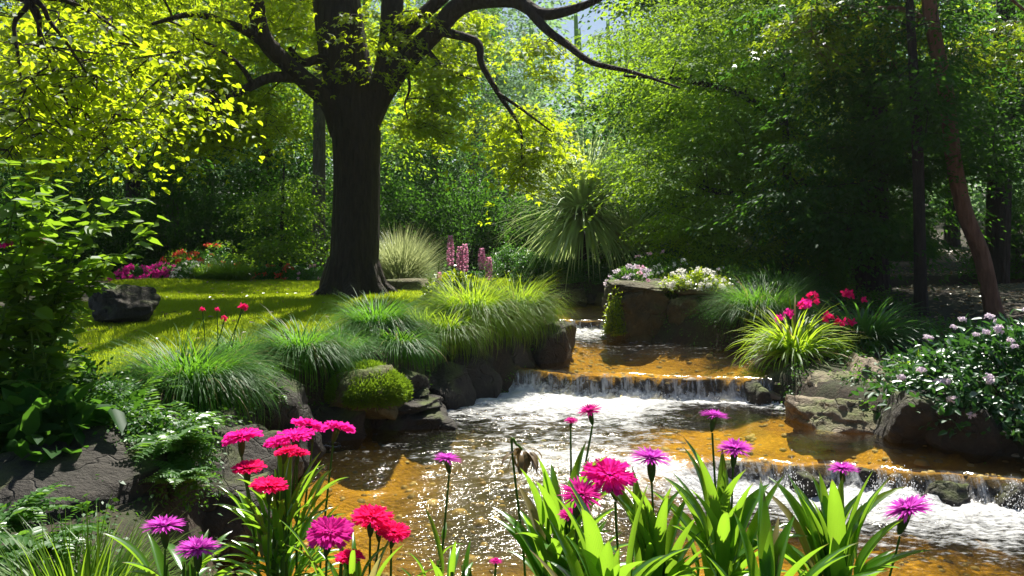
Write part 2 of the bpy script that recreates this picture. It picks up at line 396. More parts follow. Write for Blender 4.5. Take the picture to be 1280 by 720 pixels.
nx, ny = len(gx), len(gy)
ii = (np.arange(ny - 1)[:, None] * nx + np.arange(nx - 1)[None]).ravel()
FF = np.stack([ii, ii + 1, ii + nx + 1, ii + nx], -1)
dd = sdf(XX, YY)
pathm = ss(1.0, .4, np.abs(YY - (20 + .25 * (XX - 9)) + .6 * np.sin(XX * .4))) * ss(4, 6, XX)
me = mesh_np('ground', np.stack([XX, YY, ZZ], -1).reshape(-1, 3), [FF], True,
             dict(lawn=lawnmask(XX, YY).ravel(), bed=ss(.05, -.08, dd).ravel(), deep=(ss(-1.1, -.3, XX) * ss(1.3, .5, XX) * ss(4.3, 5.2, YY) * ss(8.2, 7.4, YY)).ravel(), path=pathm.ravel(), lip=np.clip(ss(-.10, .02, led1(XX) - YY) * ss(.30, .15, led1(XX) - YY) * ss(.8, 1.5, XX) + ss(-.04, .02, led2(XX) - YY) * ss(.25, .15, led2(XX) - YY) + ss(-.04, .02, led3(XX) - YY) * ss(.25, .15, led3(XX) - YY), 0, 1).ravel()))  # 'deep' marks where shade and sky reflection are painted in, not depth
def groundmat():
    m, n, o = newmat('ground')
    def A(k): x = n.nodes.new('ShaderNodeAttribute'); x.attribute_name = k; return x.outputs['Fac']
    a = noise_(n, 3, 8, .65); b_ = noise_(n, 30, 5, .7); v = noise_(n, 22, 0, 0, None, 'ShaderNodeTexVoronoi')
    soil = mixc(n, maprange(n, b_, .35, .65), (.010, .007, .004), (.045, .03, .018))
    soil = mixc(n, maprange(n, a, .45, .62, 0, .6), soil, (.03, .05, .012))
    pth = mixc(n, b_, (.18, .13, .10), (.30, .23, .19))
    c = mixc(n, A('path'), soil, pth)
    lawn = mixc(n, maprange(n, a, .3, .7), (.08, .13, .012), (.15, .20, .018))
    c = mixc(n, A('lawn'), c, lawn)
    bed = mixc(n, maprange(n, noise_(n, 1.6, 5), .35, .65), (.36, .20, .012), (.74, .46, .032))
    bed = mixc(n, maprange(n, v, .0, .5, 0, .5), bed, (.16, .08, .010)); bed = mixc(n, maprange(n, noise_(n, .9, 6, .7), .48, .66, 0, .45), bed, (.16, .09, .015)); bed = mixc(n, A('deep'), bed, (.045, .04, .034)); bed = mixc(n, A('lip'), bed, (.035, .025, .015))  # mid-pool bed darkened by the 'deep' mask: painted shade and sky reflection
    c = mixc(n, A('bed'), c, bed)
    p = N_(n, 'ShaderNodeBsdfPrincipled', Roughness=.9); n.links.new(c, p.inputs['Base Color'])
    bm = N_(n, 'ShaderNodeBump', Strength=.8, Distance=.03); n.links.new(b_, bm.inputs['Height']); n.links.new(bm.outputs[0], p.inputs['Normal'])
    n.links.new(p.outputs[0], o.inputs[0]); return m
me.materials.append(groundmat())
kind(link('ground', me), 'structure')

# ------------------------------------------------------------------ water
wx = np.arange(-2.0, 8.0, .035); wy = np.arange(2.3, 15.8, .03)
WX, WY = np.meshgrid(wx, wy)
# warp rows a little so the rows follow the ledges
D = sdf(WX, WY); WZ = wlevel(WX, WY)
u1 = led1(WX) - WY; u2 = led2(WX) - WY; u3 = led3(WX) - WY     # distance downstream of each lip
sharp = ss(.4, 1.5, WX)
f1 = np.exp(-np.clip(u1, 0, 9) / .45) * ss(.07, .17, u1) * (.35 + .65 * sharp) + .42 * ss(-1.0, .2, u1) * ss(1.6, .2, u1) * ss(2.2, .6, WX) * ss(-.7, .3, WX)
f1 = f1 + .42 * ss(0, .3, u1) * ss(1.8, .6, u1) * ss(1.2, 2.0, WX)
f2 = 1.0 * np.exp(-np.clip(u2 - .1, 0, 9) / (.22 + .4 * ss(1.8, .8, WX))) * ss(.02, .12, u2) + .46 * ss(2.3, .6, u2) * ss(0, .3, u2) * ss(1.7, .9, WX)
f3 = 1.15 * np.exp(-np.clip(u3 - .1, 0, 9) / 1.0) * ss(.02, .12, u3)
foam = np.clip(f1 + f2 + f3, 0, 1.2)
face = np.clip(ss(0, .03, u1) * ss(.2, .12, u1) * sharp + ss(0, .02, u2) * ss(.13, .1, u2) + ss(0, .02, u3) * ss(.13, .1, u3), 0, 1)
rgh = np.clip(foam + ss(1.2, .2, WX) * ss(8.3, 7.6, WY) * .8 + .25 * ss(led1(WX) + .2, led1(WX) - .2, WY), 0, 1)
edge = ss(-.16, -.02, D) * .25
foam = np.clip(foam + edge * .4, 0, 1.2)
WZ = WZ + .006 * fnoise(WX, WY, 21, 3, 6) + foam * (.012 * fnoise(WX, WY, 22, 3, 22) + .006 * fnoise(WX * 1, WY, 23, 2, 60)) + .012 * face * fnoise(WX * 2, WX * 0, 24, 3, 14)
spl = np.exp(-((u1 - .2) / .12) ** 2) * sharp
WZ = WZ + spl * .06 * np.maximum(0, fnoise(WX, WY, 26, 3, 15))
nx, ny = len(wx), len(wy)
ii = (np.arange(ny - 1)[:, None] * nx + np.arange(nx - 1)[None])
keep = (D[:-1, :-1] < .3)
ii = ii[keep]
F_ = np.stack([ii, ii + 1, ii + nx + 1, ii + nx], -1)
V_ = np.stack([WX, WY, WZ], -1).reshape(-1, 3)
used = np.unique(F_); rm = np.zeros(len(V_), int); rm[used] = np.arange(len(used))
me = mesh_np('stream_water', V_[used], [rm[F_]], True, dict(foam=foam.ravel()[used], face=face.ravel()[used], rough=rgh.ravel()[used]))
def watermat():
    m, n, o = newmat('stream_water')
    def A(k): x = n.nodes.new('ShaderNodeAttribute'); x.attribute_name = k; return x.outputs['Fac']
    geo = n.nodes.new('ShaderNodeNewGeometry')
    mp = n.nodes.new('ShaderNodeMapping'); n.links.new(geo.outputs['Position'], mp.inputs[0]); mp.inputs['Scale'].default_value = (1, 2.1, .5); mp.inputs['Rotation'].default_value = (0, 0, R(12))
    w1 = noise_(n, 7, 4, .6, mp.outputs[0]); w2 = noise_(n, 24, 3, .6, mp.outputs[0])
    ad = n.nodes.new('ShaderNodeMath'); ad.operation = 'MULTIPLY_ADD'; n.links.new(w2, ad.inputs[0]); ad.inputs[1].default_value = .35; n.links.new(w1, ad.inputs[2])
    bm = N_(n, 'ShaderNodeBump', Strength=.2, Distance=.05); n.links.new(ad.outputs[0], bm.inputs['Height']); n.links.new(maprange(n, A('rough'), 0, 1, .10, .40), bm.inputs['Strength'])
    tr = N_(n, 'ShaderNodeBsdfTransparent'); tr.inputs[0].default_value = (.95, .86, .52, 1)
    gl = N_(n, 'ShaderNodeBsdfGlossy'); gl.inputs['Roughness'].default_value = .11; gl.inputs[0].default_value = (1, 1, 1, 1); n.links.new(bm.outputs[0], gl.inputs['Normal'])
    fr = N_(n, 'ShaderNodeFresnel'); fr.inputs[0].default_value = 1.38; n.links.new(bm.outputs[0], fr.inputs['Normal'])
    mx = N_(n, 'ShaderNodeMixShader'); n.links.new(maprange(n, fr.outputs[0], 0, 1, .01, .75), mx.inputs[0]); n.links.new(tr.outputs[0], mx.inputs[1]); n.links.new(gl.outputs[0], mx.inputs[2])
    # foam pattern: speckles and streaks broken up by noise
    mpf = n.nodes.new('ShaderNodeMapping'); n.links.new(geo.outputs['Position'], mpf.inputs[0]); mpf.inputs['Scale'].default_value = (1, 1.7, 1); p1 = noise_(n, 17, 7, .66, mpf.outputs[0]); p2 = noise_(n, 5, 4, .6, mp.outputs[0])
    mp3 = n.nodes.new('ShaderNodeMapping'); n.links.new(geo.outputs['Position'], mp3.inputs[0]); mp3.inputs['Scale'].default_value = (15, 5, 1.6)
    p3 = noise_(n, 1.0, 6, .75, mp3.outputs[0])
    s1 = n.nodes.new('ShaderNodeMath'); s1.operation = 'MULTIPLY_ADD'; n.links.new(p2, s1.inputs[0]); s1.inputs[1].default_value = .8; n.links.new(p1, s1.inputs[2])
    s2 = n.nodes.new('ShaderNodeMath'); s2.operation = 'MULTIPLY_ADD'; n.links.new(A('foam'), s2.inputs[0]); s2.inputs[1].default_value = .62; n.links.new(s1.outputs[0], s2.inputs[2])
    fo = maprange(n, s2.outputs[0], 1.12, 1.46, 0, .9)
    st = n.nodes.new('ShaderNodeMath'); st.operation = 'MULTIPLY'; n.links.new(maprange(n, p3, .47, .70, .02, .85), st.inputs[0]); n.links.new(A('face'), st.inputs[1])
    mxm = n.nodes.new('ShaderNodeMath'); mxm.operation = 'MAXIMUM'; n.links.new(fo, mxm.inputs[0]); n.links.new(st.outputs[0], mxm.inputs[1])
    mg = n.nodes.new('ShaderNodeMath'); mg.operation = 'MULTIPLY'; n.links.new(A('foam'), mg.inputs[0]); mg.inputs[1].default_value = 9; mg.use_clamp = True
    mx2 = n.nodes.new('ShaderNodeMath'); mx2.operation = 'MULTIPLY'; n.links.new(mxm.outputs[0], mx2.inputs[0])
    mg2 = n.nodes.new('ShaderNodeMath'); mg2.operation = 'MAXIMUM'; n.links.new(mg.outputs[0], mg2.inputs[0]); n.links.new(A('face'), mg2.inputs[1]); n.links.new(mg2.outputs[0], mx2.inputs[1])
    df = N_(n, 'ShaderNodeBsdfDiffuse'); df.inputs[0].default_value = (.80, .82, .84, 1)
    b2 = N_(n, 'ShaderNodeBump', Strength=1, Distance=.06); n.links.new(p1, b2.inputs['Height']); n.links.new(b2.outputs[0], df.inputs['Normal'])
    fm = N_(n, 'ShaderNodeMixShader'); n.links.new(mx2.outputs[0], fm.inputs[0]); n.links.new(mx.outputs[0], fm.inputs[1]); n.links.new(df.outputs[0], fm.inputs[2])
    n.links.new(fm.outputs[0], o.inputs[0]); return m
me.materials.append(watermat()); kind(link('stream_water', me), 'structure')
g = G(); r = rng_(33); n = 5200; x = r.uniform(-1.6, 4.5, n); y = r.uniform(3, 14, n); dk = sdf(x, y); k = (dk < .1) & (dk > -1.4); x, y = x[k], y[k]; z = gh(x, y); n = len(x)
szp = r.uniform(.012, .034, n) * (1 + .8 * (r.random(n) > .93)); th = np.arange(8) * math.pi / 4
ringv = np.concatenate([np.stack([np.cos(th), np.sin(th), -.1 + 0 * th], -1), np.stack([.72 * np.cos(th), .72 * np.sin(th), .38 + 0 * th], -1), [[0, 0, .52]]])
V = ringv[None] * szp[:, None, None] * np.stack([np.ones(n), r.uniform(.6, 1, n), r.uniform(.6, 1, n)], -1)[:, None]; a = r.random(n) * 6.28
V = np.stack([V[..., 0] * np.cos(a)[:, None] - V[..., 1] * np.sin(a)[:, None], V[..., 0] * np.sin(a)[:, None] + V[..., 1] * np.cos(a)[:, None], V[..., 2]], -1) + np.stack([x, y, z], -1)[:, None]
i8 = np.arange(8); j8 = (i8 + 1) % 8; off = np.arange(n)[:, None, None] * 17
g.add(V.reshape(-1, 3), (np.stack([i8, j8, j8 + 8, i8 + 8], -1)[None] + off).reshape(-1, 4)); g.F.setdefault(3, []).append((np.stack([i8 + 8, j8 + 8, np.full(8, 16)], -1)[None] + off).reshape(-1, 3))
pbm, pn, po = newmat('pebble'); pg = pn.nodes.new('ShaderNodeNewGeometry'); pr_ = pn.nodes.new('ShaderNodeValToRGB')
for q, c_ in ((0, (.09, .05, .02)), (.35, (.34, .19, .05)), (.7, (.55, .36, .12)), (1, (.42, .36, .26))):
    e_ = pr_.color_ramp.elements[0] if q == 0 else (pr_.color_ramp.elements[1] if q == 1 else pr_.color_ramp.elements.new(q)); e_.position = q; e_.color = (*c_, 1)
pn.links.new(pg.outputs['Random Per Island'], pr_.inputs[0]); pp = N_(pn, 'ShaderNodeBsdfPrincipled', Roughness=.6); pn.links.new(pr_.outputs[0], pp.inputs['Base Color']); pn.links.new(pp.outputs[0], po.inputs[0])
kind(g.build('stream_pebbles', pbm, smooth=True), 'stuff')
def dropmat():
    m, n, o = newmat('spray'); p = N_(n, 'ShaderNodeBsdfPrincipled', Roughness=.15); p.inputs['Base Color'].default_value = (.85, .87, .9, 1); n.links.new(p.outputs[0], o.inputs[0]); return m
g = G(); r = rng_(31)
oct_V = np.array([[1, 0, 0], [-1, 0, 0], [0, 1, 0], [0, -1, 0], [0, 0, 1], [0, 0, -1]], float); oct_F = np.array([[0, 2, 4], [2, 1, 4], [1, 3, 4], [3, 0, 4], [2, 0, 5], [1, 2, 5], [3, 1, 5], [0, 3, 5]])
for k in range(2600):
    if k < 1900: x = 1.2 + 2.6 * r.random(); x += .25 * math.sin(x * 9); y = led1(x) - .16 - abs(r.normal(0, .12)); z = .0 + abs(r.normal(0, .042)) * (1.3 + math.sin(x * 11))
    elif k < 2400: x = .1 + 2.2 * r.random(); y = led2(x) - .12 - abs(r.normal(0, .08)); z = .15 + abs(r.normal(0, .025))
    else: x = .7 + .7 * r.random(); y = led3(x) - .12 - abs(r.normal(0, .1)); z = .36 + abs(r.normal(0, .03))
    g.add(oct_V * r.uniform(.0012, .0038) * np.array([1, 1, r.uniform(1, 2.2)]) + np.array([x, y, z]), oct_F)
kind(g.build('water_spray', dropmat()), 'stuff')

# ------------------------------------------------------------------ rocks
import bmesh
def rock(name, label, center, size, mat, seed, sub=4, cuts=14, rz=0, strata=0, boxy=.5, group=None, cat='rock', rough=.05, bury=0):
    bm = bmesh.new(); bmesh.ops.create_icosphere(bm, subdivisions=sub, radius=1)
    V = np.array([v.co[:] for v in bm.verts]); F = np.array([[v.index for v in f.verts] for f in bm.faces]); bm.free()
    r = rng_(seed)
    k = 1 + boxy * 3
    p = 2 + boxy * 4
    V = V / (np.sum(np.abs(V) ** p, 1) ** (1 / p))[:, None]
    for _ in range(cuts):
        n = unit(r.normal(0, 1, 3) * np.array([1, 1, .8])); dcut = r.uniform(.62, .95)
        e = np.maximum(0, V @ n - dcut); V = V - e[:, None] * n[None] * .92
    off = Vector((seed * 3.7, seed * 1.3, 0))
    nz = np.array([mn.fractal(Vector(v) * 1.7 + off, 1.0, 2.0, 5) for v in V])
    nz2 = np.array([mn.noise(Vector(v) * 6 + off) for v in V])
    V = V * (1 + (rough * 3.2 * nz + rough * 1.0 * nz2))[:, None]
    if strata:
        zz = V[:, 2] * strata + .35 * nz; fr = zz - np.floor(zz)
        st = .05 * np.where(fr < .2, -1, 0) + .05 * np.sin(np.floor(zz) * 12.9)
        V[:, :2] *= (1 + st)[:, None]
    V = V * np.array(size) / 2
    c, s = math.cos(rz), math.sin(rz); V[:, :2] = V[:, :2] @ np.array([[c, s], [-s, c]])
    me = mesh_np(name, V, [F], True); me.materials.append(mat)
    o = link(name, me, None, center); tag(o, label, cat, group); return o

RK = M['rock']; RP = M['rockw']
def rpx(name, label, px0, px1, ytop, Y, zb, dep, mat, seed, **k):
    """rock spanning px0..px1 at distance Y with its top at row ytop and base height zb"""
    x0, x1 = X_(px0, Y), X_(px1, Y); zt = CAMZ - (ytop - HOR) / FPX * Y
    return rock(name, label, ((x0 + x1) / 2, Y + dep * .25, (zt + zb) / 2), ((x1 - x0) * 1.08, dep, (zt - zb) * 1.12), mat, seed, **k)
# left bank
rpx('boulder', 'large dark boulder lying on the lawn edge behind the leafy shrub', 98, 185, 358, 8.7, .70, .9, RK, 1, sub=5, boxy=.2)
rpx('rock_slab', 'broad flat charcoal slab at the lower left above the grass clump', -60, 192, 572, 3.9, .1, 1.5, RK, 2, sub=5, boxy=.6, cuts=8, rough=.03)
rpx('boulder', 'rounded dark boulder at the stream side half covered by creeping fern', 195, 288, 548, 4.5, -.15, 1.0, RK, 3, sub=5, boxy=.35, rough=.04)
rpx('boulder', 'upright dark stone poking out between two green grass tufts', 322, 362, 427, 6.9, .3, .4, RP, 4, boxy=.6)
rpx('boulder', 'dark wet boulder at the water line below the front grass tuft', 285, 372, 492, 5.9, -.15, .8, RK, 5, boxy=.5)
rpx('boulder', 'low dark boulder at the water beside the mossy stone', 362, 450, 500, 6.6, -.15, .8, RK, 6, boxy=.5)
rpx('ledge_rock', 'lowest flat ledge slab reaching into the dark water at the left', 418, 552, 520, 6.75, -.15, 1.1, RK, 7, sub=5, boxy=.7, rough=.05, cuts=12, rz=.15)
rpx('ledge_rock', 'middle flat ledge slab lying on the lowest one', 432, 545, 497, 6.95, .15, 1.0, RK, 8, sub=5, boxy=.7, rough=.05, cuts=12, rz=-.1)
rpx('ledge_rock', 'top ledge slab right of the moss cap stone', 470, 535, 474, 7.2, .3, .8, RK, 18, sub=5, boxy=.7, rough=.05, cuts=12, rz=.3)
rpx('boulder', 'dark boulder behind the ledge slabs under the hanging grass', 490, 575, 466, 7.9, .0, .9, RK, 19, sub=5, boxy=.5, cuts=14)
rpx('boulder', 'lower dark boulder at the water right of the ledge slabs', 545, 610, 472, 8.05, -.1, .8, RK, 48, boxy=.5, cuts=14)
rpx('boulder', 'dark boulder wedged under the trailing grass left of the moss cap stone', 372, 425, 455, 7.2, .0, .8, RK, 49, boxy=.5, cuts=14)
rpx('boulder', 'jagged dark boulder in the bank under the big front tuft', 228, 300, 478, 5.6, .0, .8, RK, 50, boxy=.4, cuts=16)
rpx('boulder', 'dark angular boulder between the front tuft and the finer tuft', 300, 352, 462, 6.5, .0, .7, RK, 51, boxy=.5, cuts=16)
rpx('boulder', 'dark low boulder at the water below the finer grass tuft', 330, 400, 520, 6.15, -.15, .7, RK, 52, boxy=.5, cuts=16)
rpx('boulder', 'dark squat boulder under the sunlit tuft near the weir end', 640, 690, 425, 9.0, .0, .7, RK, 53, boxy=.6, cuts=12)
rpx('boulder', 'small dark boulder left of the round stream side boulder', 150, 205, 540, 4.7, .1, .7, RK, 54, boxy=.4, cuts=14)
mr = rpx('boulder', 'round stone wearing a bright green moss cap at the left bank', 414, 498, 466, 6.55, .22, .6, M['rockm'], 9, boxy=.2, cuts=5)
rpx('boulder', 'shadowed boulder under the trailing grass above the weir', 540, 615, 440, 8.3, 0, 1.0, RK, 10, boxy=.6)
rpx('boulder', 'dark boulder holding the left end of the stone weir', 600, 668, 432, 8.8, 0, 1.0, RK, 11, boxy=.6)
rpx('block_stone', 'square dark block stone at the stream edge right of the grass', 662, 720, 408, 9.6, .1, .9, RK, 12, boxy=.95, cuts=5, rough=.02)
rpx('block_stone', 'small dark step stone above the square block beside the stream', 668, 702, 390, 10.4, .4, .9, RK, 13, boxy=.9, cuts=5, rough=.02)
rpx('boulder', 'small brown boulder in the left bank near the far cascade', 672, 706, 398, 11.6, .3, .8, RK, 14, boxy=.4)
rpx('boulder', 'dark boulder half hidden under the front tuft at the lawn edge', 150, 230, 485, 5.3, .2, .8, RK, 15, boxy=.4)
rpx('block_stone', 'low mossy garden block right of the big trunk', 472, 538, 350, 13.3, .68, .5, M['rockm'], 16, boxy=.9, cuts=4, rough=.02)
BK = 'dark boulders of the shadowed left bank'
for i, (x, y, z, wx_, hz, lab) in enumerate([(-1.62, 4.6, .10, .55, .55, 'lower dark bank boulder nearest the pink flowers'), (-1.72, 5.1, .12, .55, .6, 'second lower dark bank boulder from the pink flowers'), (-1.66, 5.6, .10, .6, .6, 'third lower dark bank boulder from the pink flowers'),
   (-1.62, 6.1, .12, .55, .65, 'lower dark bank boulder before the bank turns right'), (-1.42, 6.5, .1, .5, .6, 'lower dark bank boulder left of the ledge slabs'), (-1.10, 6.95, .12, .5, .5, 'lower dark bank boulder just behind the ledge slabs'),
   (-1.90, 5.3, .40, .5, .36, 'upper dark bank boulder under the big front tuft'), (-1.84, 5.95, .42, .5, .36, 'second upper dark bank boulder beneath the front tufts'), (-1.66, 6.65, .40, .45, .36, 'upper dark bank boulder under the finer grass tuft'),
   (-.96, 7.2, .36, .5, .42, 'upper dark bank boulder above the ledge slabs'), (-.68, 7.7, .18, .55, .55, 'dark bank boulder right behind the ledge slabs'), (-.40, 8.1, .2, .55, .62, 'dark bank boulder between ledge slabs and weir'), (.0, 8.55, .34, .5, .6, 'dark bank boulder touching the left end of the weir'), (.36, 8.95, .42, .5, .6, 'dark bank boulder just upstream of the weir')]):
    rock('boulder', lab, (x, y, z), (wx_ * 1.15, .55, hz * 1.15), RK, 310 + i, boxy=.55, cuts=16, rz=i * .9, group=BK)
# far end of the stream
for i, (a, b, t, lab) in enumerate([(668, 700, 364, 'leftmost stone of the far retaining row'), (694, 716, 368, 'second stone of the far retaining row'),
        (712, 733, 362, 'middle tall stone of the far retaining row'), (728, 748, 369, 'rounded grey stone low in the far retaining row'), (744, 766, 365, 'rightmost stone of the far retaining row')]):
    rpx('edging_stone', lab + ' where the stream bends', a, b, t, 14.9 + .1 * (i % 2), .4, .5, M['rockwall'] if i != 3 else M['rock'], 20 + i, boxy=.6, sub=3, group='stones at the far bend of the stream')
LG = 'wet stones breaking the lip of the cascades'
for i, (x, k, dy, sz, lab) in enumerate([(1.45, 1, -.05, .22, 'small wet stone at the left end of the near cascade'), (1.95, 1, -.12, .24, 'wet stone parting the near cascade left of its middle'), (2.35, 1, .02, .2, 'low wet stone in the middle of the near cascade'), (2.75, 1, -.12, .26, 'larger wet stone splitting the near cascade right of its middle'), (3.15, 1, -.02, .22, 'small wet stone near the right end of the near cascade'),
      (2.24, 2, -.04, .2, 'wet stone at the right end of the weir lip')]):
    y = (led1 if k == 1 else led2)(x) + dy - .04; z = .0 if k == 1 else .2
    rock('ledge_stone', lab, (x, y, z), (sz * 1.3, sz, .26 if k == 1 else .34), RK, 340 + i, sub=4, boxy=.4, cuts=14, rz=i, group=LG)
# right wall
rpx('wall_boulder', 'big square mossy boulder at the stream corner of the planted wall', 765, 838, 366, 10.7, .15, 1.0, M['rockwall'], 30, sub=5, boxy=.85, cuts=6, rough=.05, strata=3)
rpx('wall_boulder', 'dark wall boulder right of the mossy corner boulder', 832, 895, 370, 10.6, .15, .9, M['rockwall'], 31, sub=5, boxy=.85, cuts=6, rough=.05, strata=3)
rpx('wall_boulder', 'shaded wall boulder at the right end of the planted wall', 884, 936, 378, 10.3, .15, .9, RK, 32, boxy=.7, cuts=8, rough=.05, strata=3)
rpx('cap_stone', 'flat cap stone overhanging the corner of the planted wall', 764, 850, 352, 10.75, .92, 1.1, M['rockwall'], 33, sub=5, boxy=.95, cuts=4, rough=.02, strata=2)
rpx('cap_stone', 'flat cap stone at the shaded end of the planted wall', 852, 925, 356, 10.6, .9, 1.0, M['rockwall'], 34, boxy=.95, cuts=4, rough=.02)
rpx('boulder', 'small amber stone standing in the water before the planted wall', 757, 780, 378, 11.3, .3, .4, M['rockwall'], 35, boxy=.4)
# right bank
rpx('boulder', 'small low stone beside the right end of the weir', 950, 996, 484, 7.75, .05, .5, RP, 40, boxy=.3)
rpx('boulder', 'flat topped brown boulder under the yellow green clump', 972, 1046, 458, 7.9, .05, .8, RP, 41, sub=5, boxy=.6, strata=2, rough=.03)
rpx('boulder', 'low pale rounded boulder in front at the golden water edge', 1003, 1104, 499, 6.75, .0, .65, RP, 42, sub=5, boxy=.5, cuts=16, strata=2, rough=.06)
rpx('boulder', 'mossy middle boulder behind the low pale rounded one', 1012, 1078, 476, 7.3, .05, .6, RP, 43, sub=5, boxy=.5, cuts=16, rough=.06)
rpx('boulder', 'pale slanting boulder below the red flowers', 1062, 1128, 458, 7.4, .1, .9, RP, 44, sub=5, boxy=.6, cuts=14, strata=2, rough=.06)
rpx('boulder', 'dark brown boulder at the water under the lilac flowered shrub', 1108, 1206, 497, 6.3, -.05, .8, RK, 45, sub=5, boxy=.45, rough=.04)
rpx('boulder', 'shadowed boulder under the shrub at the right edge of the photo', 1190, 1300, 520, 5.95, -.05, .8, RK, 46, boxy=.5)
rpx('boulder', 'small dark stone tucked behind the slanting boulder', 1040, 1080, 455, 8.2, .25, .6, RK, 47, boxy=.4)
# moss cap
g = G(); r = rng_(77)
c0 = np.array(mr.location); n = 16000
dv = unit(r.normal(0, 1, (n, 3))); dv[:, 2] = np.abs(dv[:, 2]) - .25; dv = unit(dv)
P = c0 + dv * np.array([.31, .33, .19]) * (1 + .10 * fnoise(dv[:, :1] * 2, dv[:, 1:2] * 2, 6, 3, 2)) + r.normal(0, .008, (n, 3)); P[:, 2] += .02
leaves(g, P, dv + np.array([0, 0, .3]) + r.normal(0, .45, (n, 3)), r.normal(0, 1, (n, 3)), .042, 'narrow')
mc = g.build('moss_cap', M['moss'], mr, base=c0)

# ------------------------------------------------------------------ lawn
r = rng_(5); n = 330000
x = r.uniform(-8.5, 1.3, n); y = 6.1 + 11.3 * r.random(n) ** 1.25
k = r.random(n) < lawnmask(x, y); x, y = x[k], y[k]; z = gh(x, y); n = len(x)
g = G(); a = r.random(n) * 6.28; L = r.uniform(.025, .06, n) * (1 + .3 * fnoise(x, y, 8, 2, 2)); wd = .0035 + .0006 * y * .6
ln = r.normal(0, .45, (n, 2)) * L[:, None]
B0 = np.stack([x - np.cos(a) * wd, y - np.sin(a) * wd, z - .004], -1); B1 = np.stack([x + np.cos(a) * wd, y + np.sin(a) * wd, z - .004], -1); T = np.stack([x + ln[:, 0], y + ln[:, 1], z + L], -1)
g.add(np.stack([B0, B1, T], 1).reshape(-1, 3), np.arange(3 * n).reshape(-1, 3))
kind(g.build('lawn_grass', M['lawn']), 'stuff')

# ------------------------------------------------------------------ trees
def build_tree(name, label, cat, base, trunk, limbs, blobs, mat_leaf, mat_bark, seed, m=90, rad=.5, flat=.05, droop=.25, size=.07, lk='diamond', tilt=.3, twigs=False, group=None, sides=8, minbr=.3, sag=.1, jitter=.0, nn=.42, dn=.6):
    """trunk/limbs: lists of (x,y,z,r) world; blobs: (cx,cy,cz,rx,ry,rz,n) of leafy ends"""
    r = rng_(seed); base = np.asarray(base, float)
    g = G(); sk = []; limbg = []; tw = G()
    for i, t in enumerate([trunk] + limbs):
        t = np.asarray(t, float); P = smooth_path(t, 6)
        if i == 0:
            ang = P[:, 2]
            P[:, :3] += jitter * r.normal(0, 1, (len(P), 3)) * np.array([1, 1, 0])
        gi = g if i == 0 else G()
        gi.tube(P[:, :3], np.maximum(P[:, 3], .004), 16 if (i == 0 and sides > 8) else sides)
        if i: limbg.append(gi)
        Q = P if i else P[P[:, 2] > base[2] + (P[:, 2].max() - base[2]) * minbr]
        sk.append(Q)
    S = np.concatenate(sk)
    A = []
    for (cx, cy, cz, rx, ry, rz, k) in blobs:
        d = unit(r.normal(0, 1, (k, 3))) * (r.random((k, 1)) ** .42); A.append(np.array([cx, cy, cz]) + d * np.array([rx, ry, rz]))
    A = np.concatenate(A)
    dmin = np.array([np.min(np.sum((S[:, :3] - a) ** 2, 1)) for a in A]); A = A[np.argsort(dmin)]
    pts = [S]; extra = []
    allS = S.copy()
    for a in A:
        dz = allS[:, 2] - a[2]
        d2 = np.sum((allS[:, :3] - a) ** 2, 1) + 1.2 * np.maximum(0, dz + .05) ** 2
        j = int(np.argmin(d2)); s = allS[j]; Ld = math.sqrt(np.sum((s[:3] - a) ** 2))
        if Ld < .05: continue
        mid = (s[:3] * .5 + a * .5) + r.normal(0, .06 * Ld, 3); mid[2] += sag * Ld
        t = np.linspace(0, 1, 6)[:, None]
        P = (1 - t) ** 2 * s[:3] + 2 * t * (1 - t) * mid + t ** 2 * a
        r0 = min(s[3] * .7, .012 + .014 * Ld); rr = r0 * (1 - t[:, 0]) + .005 * t[:, 0]
        tw.tube(P, rr, 5 if r0 > .02 else 4)
        allS = np.concatenate([allS, np.concatenate([P[2:], rr[2:, None]], 1)])
        if Ld > rad * 2: extra.append(P[4])
    AA = np.concatenate([A, np.array(extra).reshape(-1, 3)]) if extra else A
    gl = G()
    sprays(gl, AA, rad * r.uniform(.6, 1.25, len(AA)), m, flat, droop, size, r, lk, tilt, tw if twigs else None, nn, dn)
    o = thing(name, label, cat, base, group)
    tko = g.build('trunk', mat_bark, o, True, base=base); cr = gl.build('crown', mat_leaf, o, base=base)
    kind(tw.build('twigs', mat_bark, cr, True, base=base), 'stuff')
    for q in limbg: q.build('limb', mat_bark, tko, True, base=base)
    return o

